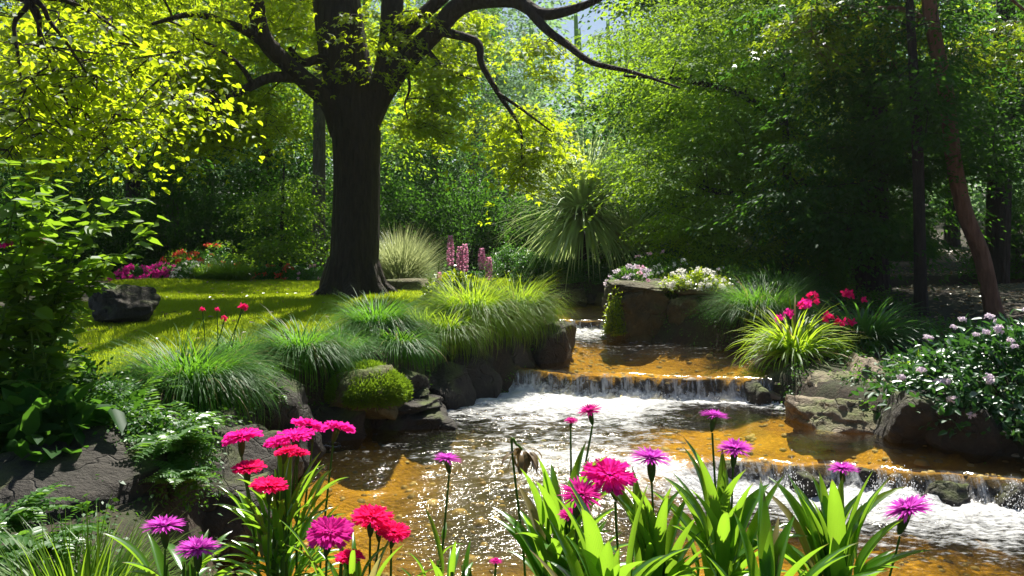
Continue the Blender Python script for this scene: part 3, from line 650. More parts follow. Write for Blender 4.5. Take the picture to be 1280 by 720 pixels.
# the big tree in the lawn
Yt = 12.6
def L3(pts): return [(*at(px, py, Y), rr) for px, py, Y, rr in pts]
tb = at(441, 368, Yt); gz = onground(tb[0], Yt)
trunk = [(tb[0], Yt, gz - .15, .52), (tb[0], Yt, gz + .08, .43), (tb[0] + .01, Yt, gz + .4, .37), (*at(444, 300, Yt), .36), (*at(446, 220, Yt), .345), (*at(444, 150, Yt), .37), (*at(434, 90, Yt), .37), (*at(424, 30, Yt), .36), (*at(418, -50, Yt), .33), (*at(425, -160, Yt), .25), (*at(440, -300, Yt), .16), (*at(450, -420, Yt), .06)]
limbs = [
 L3([(428, 165, Yt, .20), (412, 128, 12.4, .16), (372, 92, 12.1, .13), (330, 48, 11.8, .12), (318, -10, 11.6, .11), (300, -90, 11.3, .08), (260, -170, 11, .05)]),
 L3([(345, 62, 11.9, .10), (310, 40, 11.6, .07), (282, 28, 11.3, .05), (240, 18, 11.0, .04), (190, 30, 10.6, .02)]),
 L3([(365, 96, 12.1, .09), (335, 98, 11.8, .07), (305, 112, 11.6, .06), (270, 126, 11.4, .05), (234, 121, 11.2, .025)]),
 L3([(316, 105, 11.6, .04), (300, 82, 11.5, .03), (275, 62, 11.4, .025), (245, 48, 11.2, .015)]),
 L3([(430, 80, Yt, .10), (400, 74, 12.3, .07), (378, 78, 12.2, .06), (362, 60, 12.0, .03)]),
 L3([(452, 170, Yt, .20), (480, 100, 12.5, .19), (489, 40, 12.5, .17), (492, -40, 12.4, .15), (500, -140, 12.3, .10), (520, -240, 12, .06)]),
 L3([(470, 130, 12.5, .17), (500, 85, 12.4, .16), (545, 38, 12.2, .14), (580, 5, 12.0, .13), (640, 0, 11.7, .11), (680, 18, 11.5, .085), (735, 5, 11.2, .05), (780, -20, 10.9, .02)]),
 L3([(480, 60, 12.5, .13), (515, 30, 12.3, .11), (550, 0, 12.1, .09), (600, -40, 11.9, .06), (680, -90, 11.6, .03)]),
 L3([(655, 4, 11.6, .08), (682, 36, 11.4, .06), (708, 55, 11.2, .05), (740, 78, 11.0, .04), (790, 90, 10.8, .025), (850, 110, 10.6, .012)]),
 L3([(545, 38, 12.2, .07), (595, 52, 12.0, .06), (602, 80, 11.9, .045), (625, 120, 11.8, .035), (650, 160, 11.7, .02), (652, 200, 11.6, .01)]),
 L3([(524, 50, 12.3, .05), (545, 75, 12.2, .035), (565, 88, 12.1, .02), (590, 100, 12.1, .01)]),
 L3([(508, 76, 12.4, .03), (512, 110, 12.4, .02), (506, 130, 12.3, .014), (510, 150, 12.3, .008)]),
 L3([(620, 115, 11.8, .03), (650, 135, 11.7, .02), (690, 165, 11.6, .01)]),
]
def blob(px, py, Y, rx, ry, rz, n): p = at(px, py, Y); return (*p, rx, ry, rz, n)
blobs = [blob(130, 40, 11.4, 1.8, 1.2, 1.2, 58), blob(60, 110, 9.6, 1.3, 1.0, .9, 44), blob(220, 110, 12.2, 1.6, 1.0, .8, 54), blob(280, 160, 11.6, .9, .8, .45, 18), blob(330, 10, 13.2, 1.3, .8, .9, 24),
 blob(250, -80, 10.5, 2.4, 1.6, 1.0, 26), blob(540, 70, 12.6, .7, .8, .8, 20), blob(545, 130, 12.7, .55, .6, .6, 18), blob(650, 160, 12.1, .6, .5, .5, 12), blob(665, 205, 12.0, .5, .5, .35, 10), blob(590, 40, 13.2, .9, .6, .6, 12),
 blob(690, 60, 11.6, .6, .5, .5, 5), blob(440, -130, 13.5, 2.2, 1.4, 1.2, 18), blob(430, 35, 13.6, .9, .6, 1.1, 12), blob(380, 30, 13.6, .9, .5, .9, 14), blob(450, 60, 12.0, .35, .3, .5, 3), blob(250, 40, 12.5, 1.7, .8, 1.2, 24), blob(20, 20, 12.5, 2.5, .8, 1.5, 24)]
bigt = build_tree('broadleaf_tree', 'big spreading tree with thick nearly black trunk standing in the lawn', 'tree', (tb[0], Yt, gz), trunk, limbs, blobs, M['maple'], M['bark'], 11, m=110, rad=.45, flat=.05, droop=.35, size=.085, lk='trefoil', tilt=.3, twigs=True, sides=10, minbr=.6)

r = rng_(17); tkp = [c for c in bigt.children if c.name.startswith('trunk')][0]; bb_ = np.array(bigt.location)
for k in range(8):
    a = k * .785 + r.normal(0, .15); L = r.uniform(.7, 1.05); c_, s_ = math.cos(a), math.sin(a); g = G()
    g.tube(smooth_path([(.22 * c_, .22 * s_, .5), (.38 * c_, .38 * s_, .16), (L * .7 * c_ + .05, L * .7 * s_, .02), (L * c_, L * s_ + .08, -.08)], 5), np.linspace(.17, .05, 16), 8)
    g.build('root', M['bark'], tkp, True)
g = G(); n = 420; x = r.uniform(-6.5, 0, n); y = r.uniform(6.5, 16, n); kk = lawnmask(x, y) > .6; x, y = x[kk], y[kk]; n = len(x)
leaves(g, np.stack([x, y, gh(x, y) + .035], -1), np.stack([r.normal(0, 1, n), r.normal(0, 1, n), r.normal(0, .15, n)], -1), np.stack([r.normal(0, .3, n), r.normal(0, .3, n), np.ones(n)], -1), .06, 'leaf')
kind(g.build('fallen_leaves', M['dry']), 'stuff')
# overhanging tree at upper left, trunk outside the frame
b0 = (-7.5, 5.5, onground(-7.5, 5.5))
tr_ = [(-7.5, 5.5, b0[2] - .1, .22), (-7.3, 5.5, 2.5, .18), (-6.6, 5.6, 4.6, .13), (-6.0, 5.8, 6.2, .06)]
lm = []
for e, k in (((125, 118, 5.6), 0), ((190, 70, 5.7), 1), ((60, 60, 5.4), 0), ((140, 40, 5.9), 1), ((100, 170, 5.7), 0), ((30, 130, 5.3), 0)):
    s = at(5, -10, 5.4); q = at(*e); md = (s + q) / 2 + np.array([0, 0, .12])
    lm.append([(-6.9, 5.5, 3.6, .05), (*((np.array([-6.9, 5.5, 3.6]) + s) / 2 + [0, 0, .1]), .035), (*s, .022), (*md, .013), (*q, .004)])
build_tree('overhanging_tree', 'tree reaching in from the upper left with long thin fanning twigs', 'tree', b0, tr_, lm,
  [blob(60, 50, 5.6, .55, .4, .35, 12), blob(150, 80, 5.8, .5, .4, .35, 14), blob(110, 150, 5.8, .5, .4, .2, 10), blob(30, 140, 5.4, .35, .4, .3, 9), blob(200, 120, 6.2, .4, .4, .3, 8), (-5.5, 5.5, 4.8, 1.6, 1.4, .8, 30)], M['maple'], M['twig'], 12, m=60, rad=.32, flat=.03, droop=.4, size=.06, lk='wide', twigs=True)

# right: slim leaning tree
Ys = 10.6
sb = at(1242, 392, Ys)
trunk = [(sb[0] + .03, Ys, onground(sb[0], Ys) - .1, .14), (*at(1240, 380, Ys), .105), (*at(1227, 320, Ys), .098), (*at(1206, 265, Ys), .095), (*at(1192, 200, Ys), .092), (*at(1183, 120, Ys), .09), (*at(1170, 55, Ys), .088), (*at(1161, 0, Ys), .085), (*at(1150, -120, Ys), .07), (*at(1130, -260, Ys), .04)]
lm = [L3([(1168, 30, Ys, .04), (1120, 10, 10.9, .03), (1060, 20, 11.1, .02), (1010, 50, 11.2, .01)]), L3([(1160, -20, Ys, .05), (1220, -30, 11, .03), (1290, 20, 11.2, .015)])]
build_tree('slim_tree', 'slim leaning tree with smooth reddish brown trunk at the right', 'tree', (sb[0], Ys, onground(sb[0], Ys)), trunk, lm,
  [blob(1030, 45, 11.2, .75, .6, .6, 18), blob(1090, -20, 11.4, 1.0, .8, .5, 14), blob(1240, 60, 11.6, .8, .6, .6, 14), blob(1150, -130, 11.6, 1.6, 1.0, .6, 12), blob(1120, 40, 11.2, .3, .25, .35, 6)], M['mapledk'], M['barkred'], 13, m=70, rad=.36, flat=.05, droop=.4, size=.09, lk='trefoil', twigs=True, sides=10, minbr=.7)

# right: layered trees over the bank
def rt(name, label, px, Y, ztop, blobs, mat, seed, lean=0, rt_=.16, bark='bark', **k):
    x = X_(px, Y); z0 = onground(x, Y)
    tk = [(x, Y, z0 - .15, rt_ * 1.5), (x + lean * .1, Y, z0 + .4, rt_ * 1.05), (x + lean * .35, Y, z0 + ztop * .35, rt_ * .9), (x + lean * .8, Y + .1, z0 + ztop * .7, rt_ * .6), (x + lean, Y + .2, z0 + ztop, rt_ * .2)]
    return build_tree(name, label, 'tree', (x, Y, z0), tk, k.pop('limbs', []), blobs, M[mat], M[bark], seed, **k)
rt('layered_tree', 'large tree with flat layered branches reaching left over the stream', 1075, 14.5, 9, [blob(845, 60, 17.2, 1.8, 1.2, 1.4, 60), blob(840, 140, 17.4, 1.2, 1.0, 1.0, 40), blob(900, 110, 14.5, 1.7, 1.3, 1.4, 66), blob(990, 80, 14.0, 1.6, 1.3, 1.5, 56), blob(880, 200, 14.3, 1.4, 1.0, .8, 46), blob(960, 180, 13.6, 1.3, 1.0, .9, 44), blob(980, -60, 15.5, 2.0, 1.4, 1.0, 22)],
   'beech', 21, rt_=.24, m=230, rad=.85, flat=.012, droop=.42, size=.08, tilt=.10, nn=.2, dn=.35, minbr=.25,
   limbs=[L3([(1070, 190, 14.5, .12), (1000, 170, 14.2, .09), (930, 120, 14.0, .06), (850, 100, 14.0, .04), (780, 95, 14.2, .02)]), L3([(1070, 230, 14.5, .12), (980, 230, 13.8, .08), (900, 240, 13.4, .05), (840, 215, 13.3, .02)])])
rt('dogwood_tree', 'low drooping layered tree hanging over the planted stone wall', 985, 13.2, 3.4, [blob(830, 215, 12.6, .75, .6, .4, 26), blob(815, 190, 13.6, .5, .5, .3, 12), blob(880, 260, 12.4, .8, .6, .45, 26), blob(940, 300, 12.2, .8, .6, .4, 26), blob(960, 240, 12.6, .8, .6, .5, 24), blob(850, 290, 12.8, .7, .4, .35, 14)],
   'beech', 22, rt_=.09, m=150, rad=.5, flat=.012, droop=.5, size=.06, tilt=.10, minbr=.2, nn=.2, dn=.35)
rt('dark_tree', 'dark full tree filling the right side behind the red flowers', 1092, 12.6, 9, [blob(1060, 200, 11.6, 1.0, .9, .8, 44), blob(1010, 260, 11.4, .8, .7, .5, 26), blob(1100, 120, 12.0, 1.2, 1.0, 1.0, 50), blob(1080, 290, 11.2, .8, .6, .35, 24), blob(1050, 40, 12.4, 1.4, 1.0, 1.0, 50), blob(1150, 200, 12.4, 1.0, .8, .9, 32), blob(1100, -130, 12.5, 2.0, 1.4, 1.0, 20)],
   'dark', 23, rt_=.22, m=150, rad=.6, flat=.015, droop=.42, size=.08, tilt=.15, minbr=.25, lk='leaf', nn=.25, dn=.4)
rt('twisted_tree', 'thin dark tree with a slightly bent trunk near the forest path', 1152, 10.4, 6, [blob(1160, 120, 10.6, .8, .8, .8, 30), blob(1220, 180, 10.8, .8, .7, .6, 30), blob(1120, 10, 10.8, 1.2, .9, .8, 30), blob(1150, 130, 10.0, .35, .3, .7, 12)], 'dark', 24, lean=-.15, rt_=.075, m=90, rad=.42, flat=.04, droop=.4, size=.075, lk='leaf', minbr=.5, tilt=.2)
rt('shade_tree', 'dark forked trunk tree at the far right edge', 1242, 15.5, 10, [blob(1240, 60, 15, 1.8, 1.4, 1.6, 70), blob(1290, 150, 14, 1.2, 1.2, 1.0, 50), blob(1180, 130, 15.5, 1.5, 1.2, 1.2, 50), blob(1290, -80, 14.5, 2.4, 1.6, 1.2, 26), blob(1330, 60, 12, 1.2, 1.2, 1.2, 40)], 'dark', 25, lean=.4, rt_=.22, m=100, rad=.6, flat=.05, droop=.35, size=.09, minbr=.35,
   limbs=[L3([(1245, 260, 15.5, .16), (1262, 180, 15.4, .14), (1275, 120, 15.3, .12), (1290, 40, 15.2, .08)])])

# far trees: three prototypes, copied
def proto_tree(name, seed, h, mat, bark, nb, label, size=.15, rr=.2, rad=.8, m=100, low=.3):
    r = rng_(seed)
    tk = [(0, 0, -.3, rr * 1.4), (0, 0, .5, rr), (.1, 0, h * .4, rr * .8), (-.1, .1, h * .75, rr * .45), (0, 0, h, rr * .1)]
    bl = []
    for i in range(9):
        a = r.random() * 6.28; q = r.uniform(.0, 1); zz = h * (low + (1 - low) * (i + .5) / 9); wdt = (1 - .55 * (i / 9)) * h * .2
        bl.append((math.cos(a) * wdt, math.sin(a) * wdt, zz, wdt * .9 + .5, wdt * .9 + .5, h * .09, nb // 9))
    return build_tree(name, label, 'tree', (0, 0, 0), tk, [], bl, M[mat], M[bark], seed, m=m, rad=rad, flat=.10, droop=.35, size=size, minbr=low * .8, sides=7)
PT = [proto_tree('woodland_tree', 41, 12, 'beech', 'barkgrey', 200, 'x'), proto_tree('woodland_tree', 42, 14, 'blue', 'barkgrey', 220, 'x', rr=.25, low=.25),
      proto_tree('woodland_tree', 43, 11, 'dark', 'bark', 200, 'x', low=.2), proto_tree('woodland_tree', 44, 13, 'maple', 'barkgrey', 190, 'x', low=.35)]
spots = [ # px, Y, proto, scale, label
 (-60, 21, 2, 1.0, 'dark woodland tree at the far left edge behind the leafy shrub'),
 (60, 24, 3, 1.0, 'yellow green woodland tree high at the far left behind the overhanging twigs'),
 (168, 20.5, 2, .95, 'dark woodland tree with slim dark trunk behind the pink flower bed'),
 (215, 23.5, 0, 1.0, 'green woodland tree with pale grey trunk behind the dark shrubs at left'),
 (262, 27, 3, .95, 'yellow green woodland tree left of the big trunk, farther back'),
 (330, 24, 2, .9, 'dark woodland tree left behind the small bright green tree'),
 (398, 19.5, 0, .85, 'woodland tree with thin grey trunk just left of the big dark trunk'),
 (455, 30, 3, .85, 'bright yellow green woodland tree hidden partly by the big trunk'),
 (545, 27, 2, .72, 'dark round woodland tree behind the purple flower spikes'),
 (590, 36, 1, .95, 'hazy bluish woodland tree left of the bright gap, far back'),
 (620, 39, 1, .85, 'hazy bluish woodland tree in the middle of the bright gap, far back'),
 (850, 25, 0, 1.0, 'green woodland tree behind the layered tree at centre right'),
 (880, 23, 2, 1.0, 'dark woodland tree behind the planted stone wall'),
 (980, 20, 0, 1.0, 'woodland tree deep in shade behind the dogwood'),
 (1090, 22, 2, 1.1, 'dark woodland tree behind the forest path'),
 (1190, 25, 2, 1.1, 'dark woodland tree right of the forest path, far back'),
 (1330, 20, 2, 1.1, 'dark woodland tree beyond the right edge trunk'),
 (1290, 32, 3, 1.0, 'sunlit woodland tree glowing at the far right behind dark trunks')]
first = [True] * 4
for i, (px, Y, p, s, lab) in enumerate(spots):
    x = X_(px, Y); z = onground(x, Y); t = PT[p]; ex = Y > 26
    if first[p]:
        first[p] = False; t.location = (x, Y, z); t.scale = (s,) * 3; t['label'] = lab; t['group'] = 'woodland trees behind the garden'
    else: dup(t, (x, Y, z), i * 1.3, s, lab, 'woodland trees behind the garden')

# far-off wood as one mass
g = G(); r = rng_(50); K = 520
xs = r.uniform(-42, 42, K); ys = r.uniform(44, 60, K); zs = r.uniform(2, 15, K) * (1 + .0 * xs)
hole = (np.abs(xs / ys * FPX + 640 - 745) < 45) & (zs > 9.5)
A = np.stack([xs, ys, zs + .055 * (ys - 18)], -1)[~hole]
K2 = 700; A = np.concatenate([A, np.stack([r.uniform(-36, 36, K2), r.uniform(36, 44, K2), r.uniform(.3, 6.5, K2) + 1.2], -1)])
sprays(g, A, r.uniform(1.2, 2.4, len(A)), 90, .5, .2, .42, r, 'diamond', .5)
for i in range(40):
    x = r.uniform(-40, 40); y = r.uniform(42, 58); z = onground(x, y); g.tube([(x, y, z - .3), (x + .2, y, z + 6), (x, y, z + 12)], [.3, .22, .1], 6)
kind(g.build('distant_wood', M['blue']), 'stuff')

# ------------------------------------------------------------------ shrubs
def pom(r0, n, seed, sz, kind_='wide'):
    r = rng_(seed); d = unit(r.normal(0, 1, (n, 3))); d[:, 2] = np.abs(d[:, 2]) * .9 - .15; g = G()
    leaves(g, d * r0 * r.uniform(.6, 1, (n, 1)), unit(r.normal(0, 1, (n, 3))) + d * .3, d + r.normal(0, .3, (n, 3)), sz, kind_); return g
def shrub(name, label, cat, pos, rad, n, size, mat, seed, lk='leaf', clumps=40, spread=.22, blooms=None, group=None, stemr=.01, shell=.75, stemmat='twig'):
    r = rng_(seed); rad = np.array(rad, float); g = G(); st = G()
    d = unit(r.normal(0, 1, (clumps, 3))); d[:, 2] = np.abs(d[:, 2]) * 1.0 - .12
    C = d * rad * (shell + (1 - shell) * r.random((clumps, 1))) * (r.uniform(.8, 1.12, (clumps, 1))); C[:, 2] = np.maximum(C[:, 2], .03) 
    idx = r.integers(0, clumps, n)
    P = C[idx] + r.normal(0, 1, (n, 3)) * spread * rad * np.array([.55, .55, .5]); P[:, 2] = np.maximum(P[:, 2], 0.01)
    D_ = unit(P) * .8 + r.normal(0, .7, (n, 3)); D_[:, 2] -= .1; Nn = unit(P) * .7 + np.array([0, 0, .9]) + r.normal(0, .5, (n, 3))
    leaves(g, P, D_, Nn, size * r.uniform(.6, 1.15, n), lk)
    for c in C: 
        b = np.array([c[0] * .15, c[1] * .15, -.03]); st.tube([b, (b + c) / 2 + np.array([0, 0, .12 * rad[2]]), c], [stemr, stemr * .7, stemr * .35], 4)
    o = thing(name, label, cat, pos, group); st.build('stem', M[stemmat], o, True); g.build('foliage', M[mat], o)
    if blooms:
        for (bmat, bn, br, cnt, sz, fn) in blooms:
            pm = pom(br, cnt, seed + 7, sz); pm_me = None
            for k in range(bn):
                dd_ = unit(np.array([r.normal(0, 1), r.normal(-.5, 1), abs(r.normal(.5, .6)) + .1])); p = dd_ * rad * 1.04
                if pm_me is None: ob = pm.build(fn, M[bmat], o, loc=p); pm_me = ob.data
                else: ob = link(fn, pm_me, o, p)
                ob.rotation_euler = (r.normal(0, .3), r.normal(0, .3), r.random() * 6); s_ = r.uniform(.7, 1.25); ob.scale = (s_,) * 3
    return o
def gpos(px, Y, dz=0): x = X_(px, Y); return (x, Y, onground(x, Y) + dz)
GS = 'dark shrubs under the woodland trees'
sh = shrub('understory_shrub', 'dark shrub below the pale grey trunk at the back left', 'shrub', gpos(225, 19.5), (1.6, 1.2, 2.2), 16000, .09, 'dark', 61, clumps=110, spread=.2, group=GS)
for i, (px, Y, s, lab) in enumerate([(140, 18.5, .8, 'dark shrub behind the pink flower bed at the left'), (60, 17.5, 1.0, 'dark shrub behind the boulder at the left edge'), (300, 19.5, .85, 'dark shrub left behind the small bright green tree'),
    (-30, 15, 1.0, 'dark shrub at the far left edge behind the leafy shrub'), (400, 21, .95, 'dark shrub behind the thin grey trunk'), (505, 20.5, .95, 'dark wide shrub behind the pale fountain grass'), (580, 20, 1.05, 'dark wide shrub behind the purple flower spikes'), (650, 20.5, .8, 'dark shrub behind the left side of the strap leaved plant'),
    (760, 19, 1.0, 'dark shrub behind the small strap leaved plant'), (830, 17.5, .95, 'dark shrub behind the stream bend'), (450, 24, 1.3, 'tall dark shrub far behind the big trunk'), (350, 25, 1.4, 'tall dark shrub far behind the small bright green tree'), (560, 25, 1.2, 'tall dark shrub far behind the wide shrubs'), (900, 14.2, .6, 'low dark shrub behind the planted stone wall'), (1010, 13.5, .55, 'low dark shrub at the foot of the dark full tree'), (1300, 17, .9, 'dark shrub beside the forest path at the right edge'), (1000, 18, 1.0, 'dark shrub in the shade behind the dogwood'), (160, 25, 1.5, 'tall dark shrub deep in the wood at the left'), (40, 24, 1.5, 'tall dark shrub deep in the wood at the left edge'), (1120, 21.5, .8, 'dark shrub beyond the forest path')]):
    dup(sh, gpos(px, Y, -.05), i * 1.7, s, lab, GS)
# small bright green tree
rt('young_tree', 'small bright green tree left of the big trunk beyond the lawn', 352, 17.2, 2.4, [blob(350, 265, 17.0, .9, .5, .45, 26), blob(370, 235, 17.2, .5, .4, .4, 12), blob(340, 305, 16.9, 1.1, .5, .3, 24), blob(385, 300, 16.8, .7, .5, .35, 14)], 'acer', 62, rt_=.05, m=90, rad=.4, flat=.03, droop=.4, size=.07, tilt=.15, minbr=.2, lk='leaf')
# mounds near the bend
for i, (px, py, Y, a, b, lab) in enumerate([(668, 350, 16.2, .42, .55, 'left round clipped green mound near the stream bend'), (706, 345, 15.9, .5, .42, 'middle low clipped green mound above the far stones'), (640, 330, 17.5, .6, .7, 'taller green mound behind the round clipped ones'), (735, 350, 15.7, .42, .38, 'right low green mound above the far stones')]):
    shrub('mounded_shrub', lab, 'shrub', gpos(px, Y, -.02), (a, .5, b), 7000, .045, 'box', 70 + i, clumps=160, spread=.16, shell=.95)
# leafy shrub at the left edge
ls = thing('leafy_shrub', 'tall leafy shrub with upright stems at the left edge', 'shrub', gpos(30, 4.6))
lb = np.array(ls.location); g = G(); st = G(); r = rng_(80)
ends = [(at(px, py, Y), k) for px, py, Y, k in [(10, 205, 4.3, 3), (45, 215, 4.4, 3), (95, 240, 4.6, 3), (120, 262, 4.5, 3), (150, 240, 4.7, 2), (205, 268, 4.8, 2), (60, 260, 4.3, 3), (20, 250, 4.2, 3), (85, 300, 4.6, 3), (120, 315, 4.7, 2), (50, 320, 4.5, 3), (5, 330, 4.3, 3), (70, 350, 4.8, 3), (35, 290, 4.9, 3), (-30, 240, 4.4, 3), (-20, 300, 4.5, 3), (100, 370, 4.9, 2), (20, 380, 4.7, 3), (60, 400, 4.9, 3), (-15, 420, 4.5, 3)]]
for e, k in ends:
    b = lb + np.array([r.normal(0, .16), r.normal(0, .2), -.03]); mid = b * .45 + e * .55 + np.array([-.12 * (e[0] - b[0]), 0, .12]); P = smooth_path([b, mid, e], 8)
    st.tube(P, np.linspace(.009, .003, len(P)), 5)
    nl = 46; t = r.random(nl) ** .7 * .85 + .15; ix = (t * (len(P) - 1)).astype(int); Q = P[ix] + r.normal(0, .035, (nl, 3))
    a = r.random(nl) * 6.28; D_ = np.stack([np.cos(a), np.sin(a), r.uniform(-.5, .3, nl)], -1); N2 = np.stack([r.normal(0, .4, nl), r.normal(0, .4, nl), np.ones(nl)], -1)
    leaves(g, Q, D_, N2, r.uniform(.06, .12, nl), 'wide')
    for _ in range(5):
        i0 = r.integers(len(P) // 3, len(P)); s0 = P[i0]; a = r.random() * 6.28; e2 = s0 + np.array([.2 * math.cos(a), .2 * math.sin(a), .03]); st.tube([s0, (s0 + e2) / 2 + [0, 0, .02], e2], [.004, .003, .002], 4)
        nl = 10; tt = r.random(nl); leaves(g, s0 + (e2 - s0) * tt[:, None], np.stack([np.cos(a + r.normal(0, .9, nl)), np.sin(a + r.normal(0, .9, nl)), r.uniform(-.4, .2, nl)], -1), np.stack([r.normal(0, .4, nl), r.normal(0, .4, nl), np.ones(nl)], -1), r.uniform(.05, .10, nl), 'leaf')
st.build('stem', M['stem'], ls, True, base=lb); g.build('foliage', M['acer'], ls, base=lb)
pm = pom(.022, 26, 3, .022)
ob = pm.build('blossom', M['pink'], ls, loc=at(52, 301, 4.35) - lb)
for p in [(3, 308, 4.2), (12, 306, 4.3)]: link('blossom', ob.data, ls, at(*p) - lb).scale = (.7, .7, .7)
# dark undergrowth at left: big leafed plant and lower leaves
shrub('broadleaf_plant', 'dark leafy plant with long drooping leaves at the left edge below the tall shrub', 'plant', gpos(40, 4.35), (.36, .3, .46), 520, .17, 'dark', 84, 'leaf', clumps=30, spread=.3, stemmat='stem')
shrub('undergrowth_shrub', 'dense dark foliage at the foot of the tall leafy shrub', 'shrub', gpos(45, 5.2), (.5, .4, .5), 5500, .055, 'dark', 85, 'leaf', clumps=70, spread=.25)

# far flower bed
def flowerbed(name, label, px, Y, rad, n, mat, bmat, bn, br, seed, sz=.03, fs='flower', size=.06, lk='leaf'):
    return shrub(name, label, 'flowering plant', gpos(px, Y, -.02), rad, n, size, mat, seed, lk, clumps=60, spread=.22, blooms=[(bmat, bn, br, 16, sz, fs)], stemmat='stem')
flowerbed('flowering_plant', 'low mass of magenta flowers at the left end of the far bed', 172, 16.3, (.48, .3, .26), 2500, 'box', 'magenta', 70, .055, 90, .05)
flowerbed('flowering_plant', 'magenta and pink flower mass next to the white flowers', 204, 16.4, (.32, .3, .30), 2000, 'box', 'magenta', 45, .05, 91, .05)
flowerbed('flowering_plant', 'bushy plant speckled with small white flowers in the far bed', 238, 16.3, (.34, .3, .36), 2500, 'box', 'white', 45, .03, 92, .035)
flowerbed('flowering_plant', 'plant with coral red flowers rising at the back of the bed', 228, 17.2, (.45, .3, .62), 2500, 'acer', 'coral', 18, .05, 93, .05)
flowerbed('flowering_plant', 'leafy plant with tall red blooms behind the green grass', 268, 17.3, (.5, .3, .68), 2500, 'box', 'coral', 16, .05, 94, .05)
flowerbed('flowering_plant', 'low plant with coral flowers right of the green grass', 345, 16.6, (.42, .3, .30), 2500, 'box', 'coral', 14, .05, 95, .05)
flowerbed('flowering_plant', 'low dark plant with few faded pink flowers beside the big trunk', 388, 16.4, (.45, .3, .30), 2500, 'box', 'lupin', 9, .04, 96, .04)

# ------------------------------------------------------------------ grass tufts
def tuft(name, label, pos, n, L, wd, mat, seed, spread=.12, el=(45, 88), curl=(1.0, 2.4), segs=6, profile='grass', cat='ornamental grass', group=None, fold=0, ell=1.0, power=1.2):
    r = rng_(seed); a = r.random(n) * 6.28; q = np.sqrt(r.random(n)) * spread
    P = np.stack([q * np.cos(a), q * np.sin(a) * .8, np.zeros(n) - .02], -1); az = a + r.normal(0, .5, n)
    g = G(); blades(g, P, az, np.radians(r.uniform(el[0], el[1], n)), L * r.uniform(.55, 1.1, n), wd * r.uniform(.7, 1.2, n), r.uniform(curl[0], curl[1], n), segs, profile, fold, power)
    o = g.build(name, M[mat], loc=pos); o.scale = (ell, 1, 1); return tag(o, label, cat, group)
tuft('ornamental_grass', 'big drooping dark green grass tuft at the front of the lawn', gpos(235, 5.75, .04), 4000, .60, .0065, 'grass', 101, .20, curl=(1.1, 3.1), ell=1.15)
tuft('ornamental_grass', 'finer grass tuft behind the upright dark stone', gpos(375, 6.65, .02), 2600, .54, .0065, 'grass', 102, .12, curl=(1.1, 3.0), ell=1.1)
tuft('ornamental_grass', 'grass tuft just left in front of the big trunk', gpos(470, 7.75, .03), 2800, .60, .007, 'grass', 103, .13, curl=(1.0, 2.9))
tuft('ornamental_grass', 'sunlit yellow green grass tuft above the weir', gpos(588, 8.6, .04), 3800, .74, .0075, 'grassy', 104, .18, curl=(.9, 2.9))
tuft('ornamental_grass', 'sunlit grass tuft spilling toward the square block stone', gpos(645, 9.15, .04), 3400, .70, .0075, 'grassy', 105, .16, curl=(.9, 2.9))
tuft('ornamental_grass', 'smaller grass tuft between the trunk and the sunlit tufts', gpos(528, 8.15, .0), 1300, .42, .007, 'grassy', 106, .08, curl=(1, 2.9))
tuft('ornamental_grass', 'small grass tuft at the left foot of the boulder stones', gpos(300, 6.8, -.02), 1000, .42, .006, 'grass', 107, .1)
tuft('ornamental_grass', 'trailing grass tuft hanging over the dark bank beside the moss stone', gpos(425, 7.0, .0), 1200, .42, .005, 'grass', 108, .15, curl=(1.2, 3.1))
tuft('ornamental_grass', 'grass trailing over the dark bank right of the moss cap stone', (-1.0, 7.45, .66), 1500, .5, .007, 'grass', 151, .12, curl=(1.3, 3.1))
tuft('ornamental_grass', 'grass trailing over the bank boulders left of the weir', (-.62, 8.1, .7), 1900, .55, .007, 'grassy', 152, .13, curl=(1.3, 3.1))
tuft('ornamental_grass', 'grass hanging over the bank boulder at the left end of the weir', (-.12, 8.75, .72), 1900, .55, .007, 'grassy', 153, .13, curl=(1.3, 3.1))
tuft('fountain_grass', 'round pale fountain grass just right of the big trunk', gpos(500, 15.0), 3000, 1.15, .012, 'pampas', 109, .2, el=(15, 90), curl=(.1, 1.0), power=1.8)
tuft('ornamental_grass', 'upright bright green grass in the middle of the far bed', gpos(290, 16.2), 1500, .62, .012, 'acer', 110, .28, curl=(.5, 1.7))
tuft('ornamental_grass', 'smaller bright green grass left of the upright one in the far bed', gpos(256, 16.3), 900, .5, .012, 'acer', 111, .2, curl=(.5, 1.7))
tuft('strap_leaved_plant', 'large fan of long pale strap leaves above the stream bend', gpos(728, 15.9, 1.25), 900, 1.75, .055, 'yucca', 112, .12, el=(-40, 80), curl=(.15, 1.0), power=2, cat='strap leaved plant')
tuft('strap_leaved_plant', 'smaller darker strap leaved plant right below the large fan', gpos(783, 16.3, .55), 420, 1.25, .036, 'yucca', 113, .08, el=(5, 88), curl=(.3, 1.2), power=1.6, cat='strap leaved plant')
g = G(); g.tube([(*gpos(728, 15.9)[:2], .6), (*gpos(728, 15.9)[:2], 1.85)], [.12, .10], 8); 
stem = bpy.data.objects['strap_leaved_plant']; g.build('trunk', M['bark'], stem, base=stem.location)
tuft('grass_mound', 'feathery dark green mound hanging over the bank right of the wall', gpos(952, 9.9, .05), 3200, .72, .006, 'grass', 114, .3, cat='ornamental grass')
tuft('grass_mound', 'feathery dark mound between the wall and the red flowers', gpos(975, 10.8, .1), 2400, .7, .007, 'box', 115, .3, cat='ornamental grass')
tuft('hosta', 'bright yellow green clump of arching leaves on the right bank', gpos(992, 8.3, .0), 480, .66, .022, 'grassy', 116, .12, el=(20, 88), curl=(.7, 2.1), profile='lance', fold=.18, cat='perennial clump')
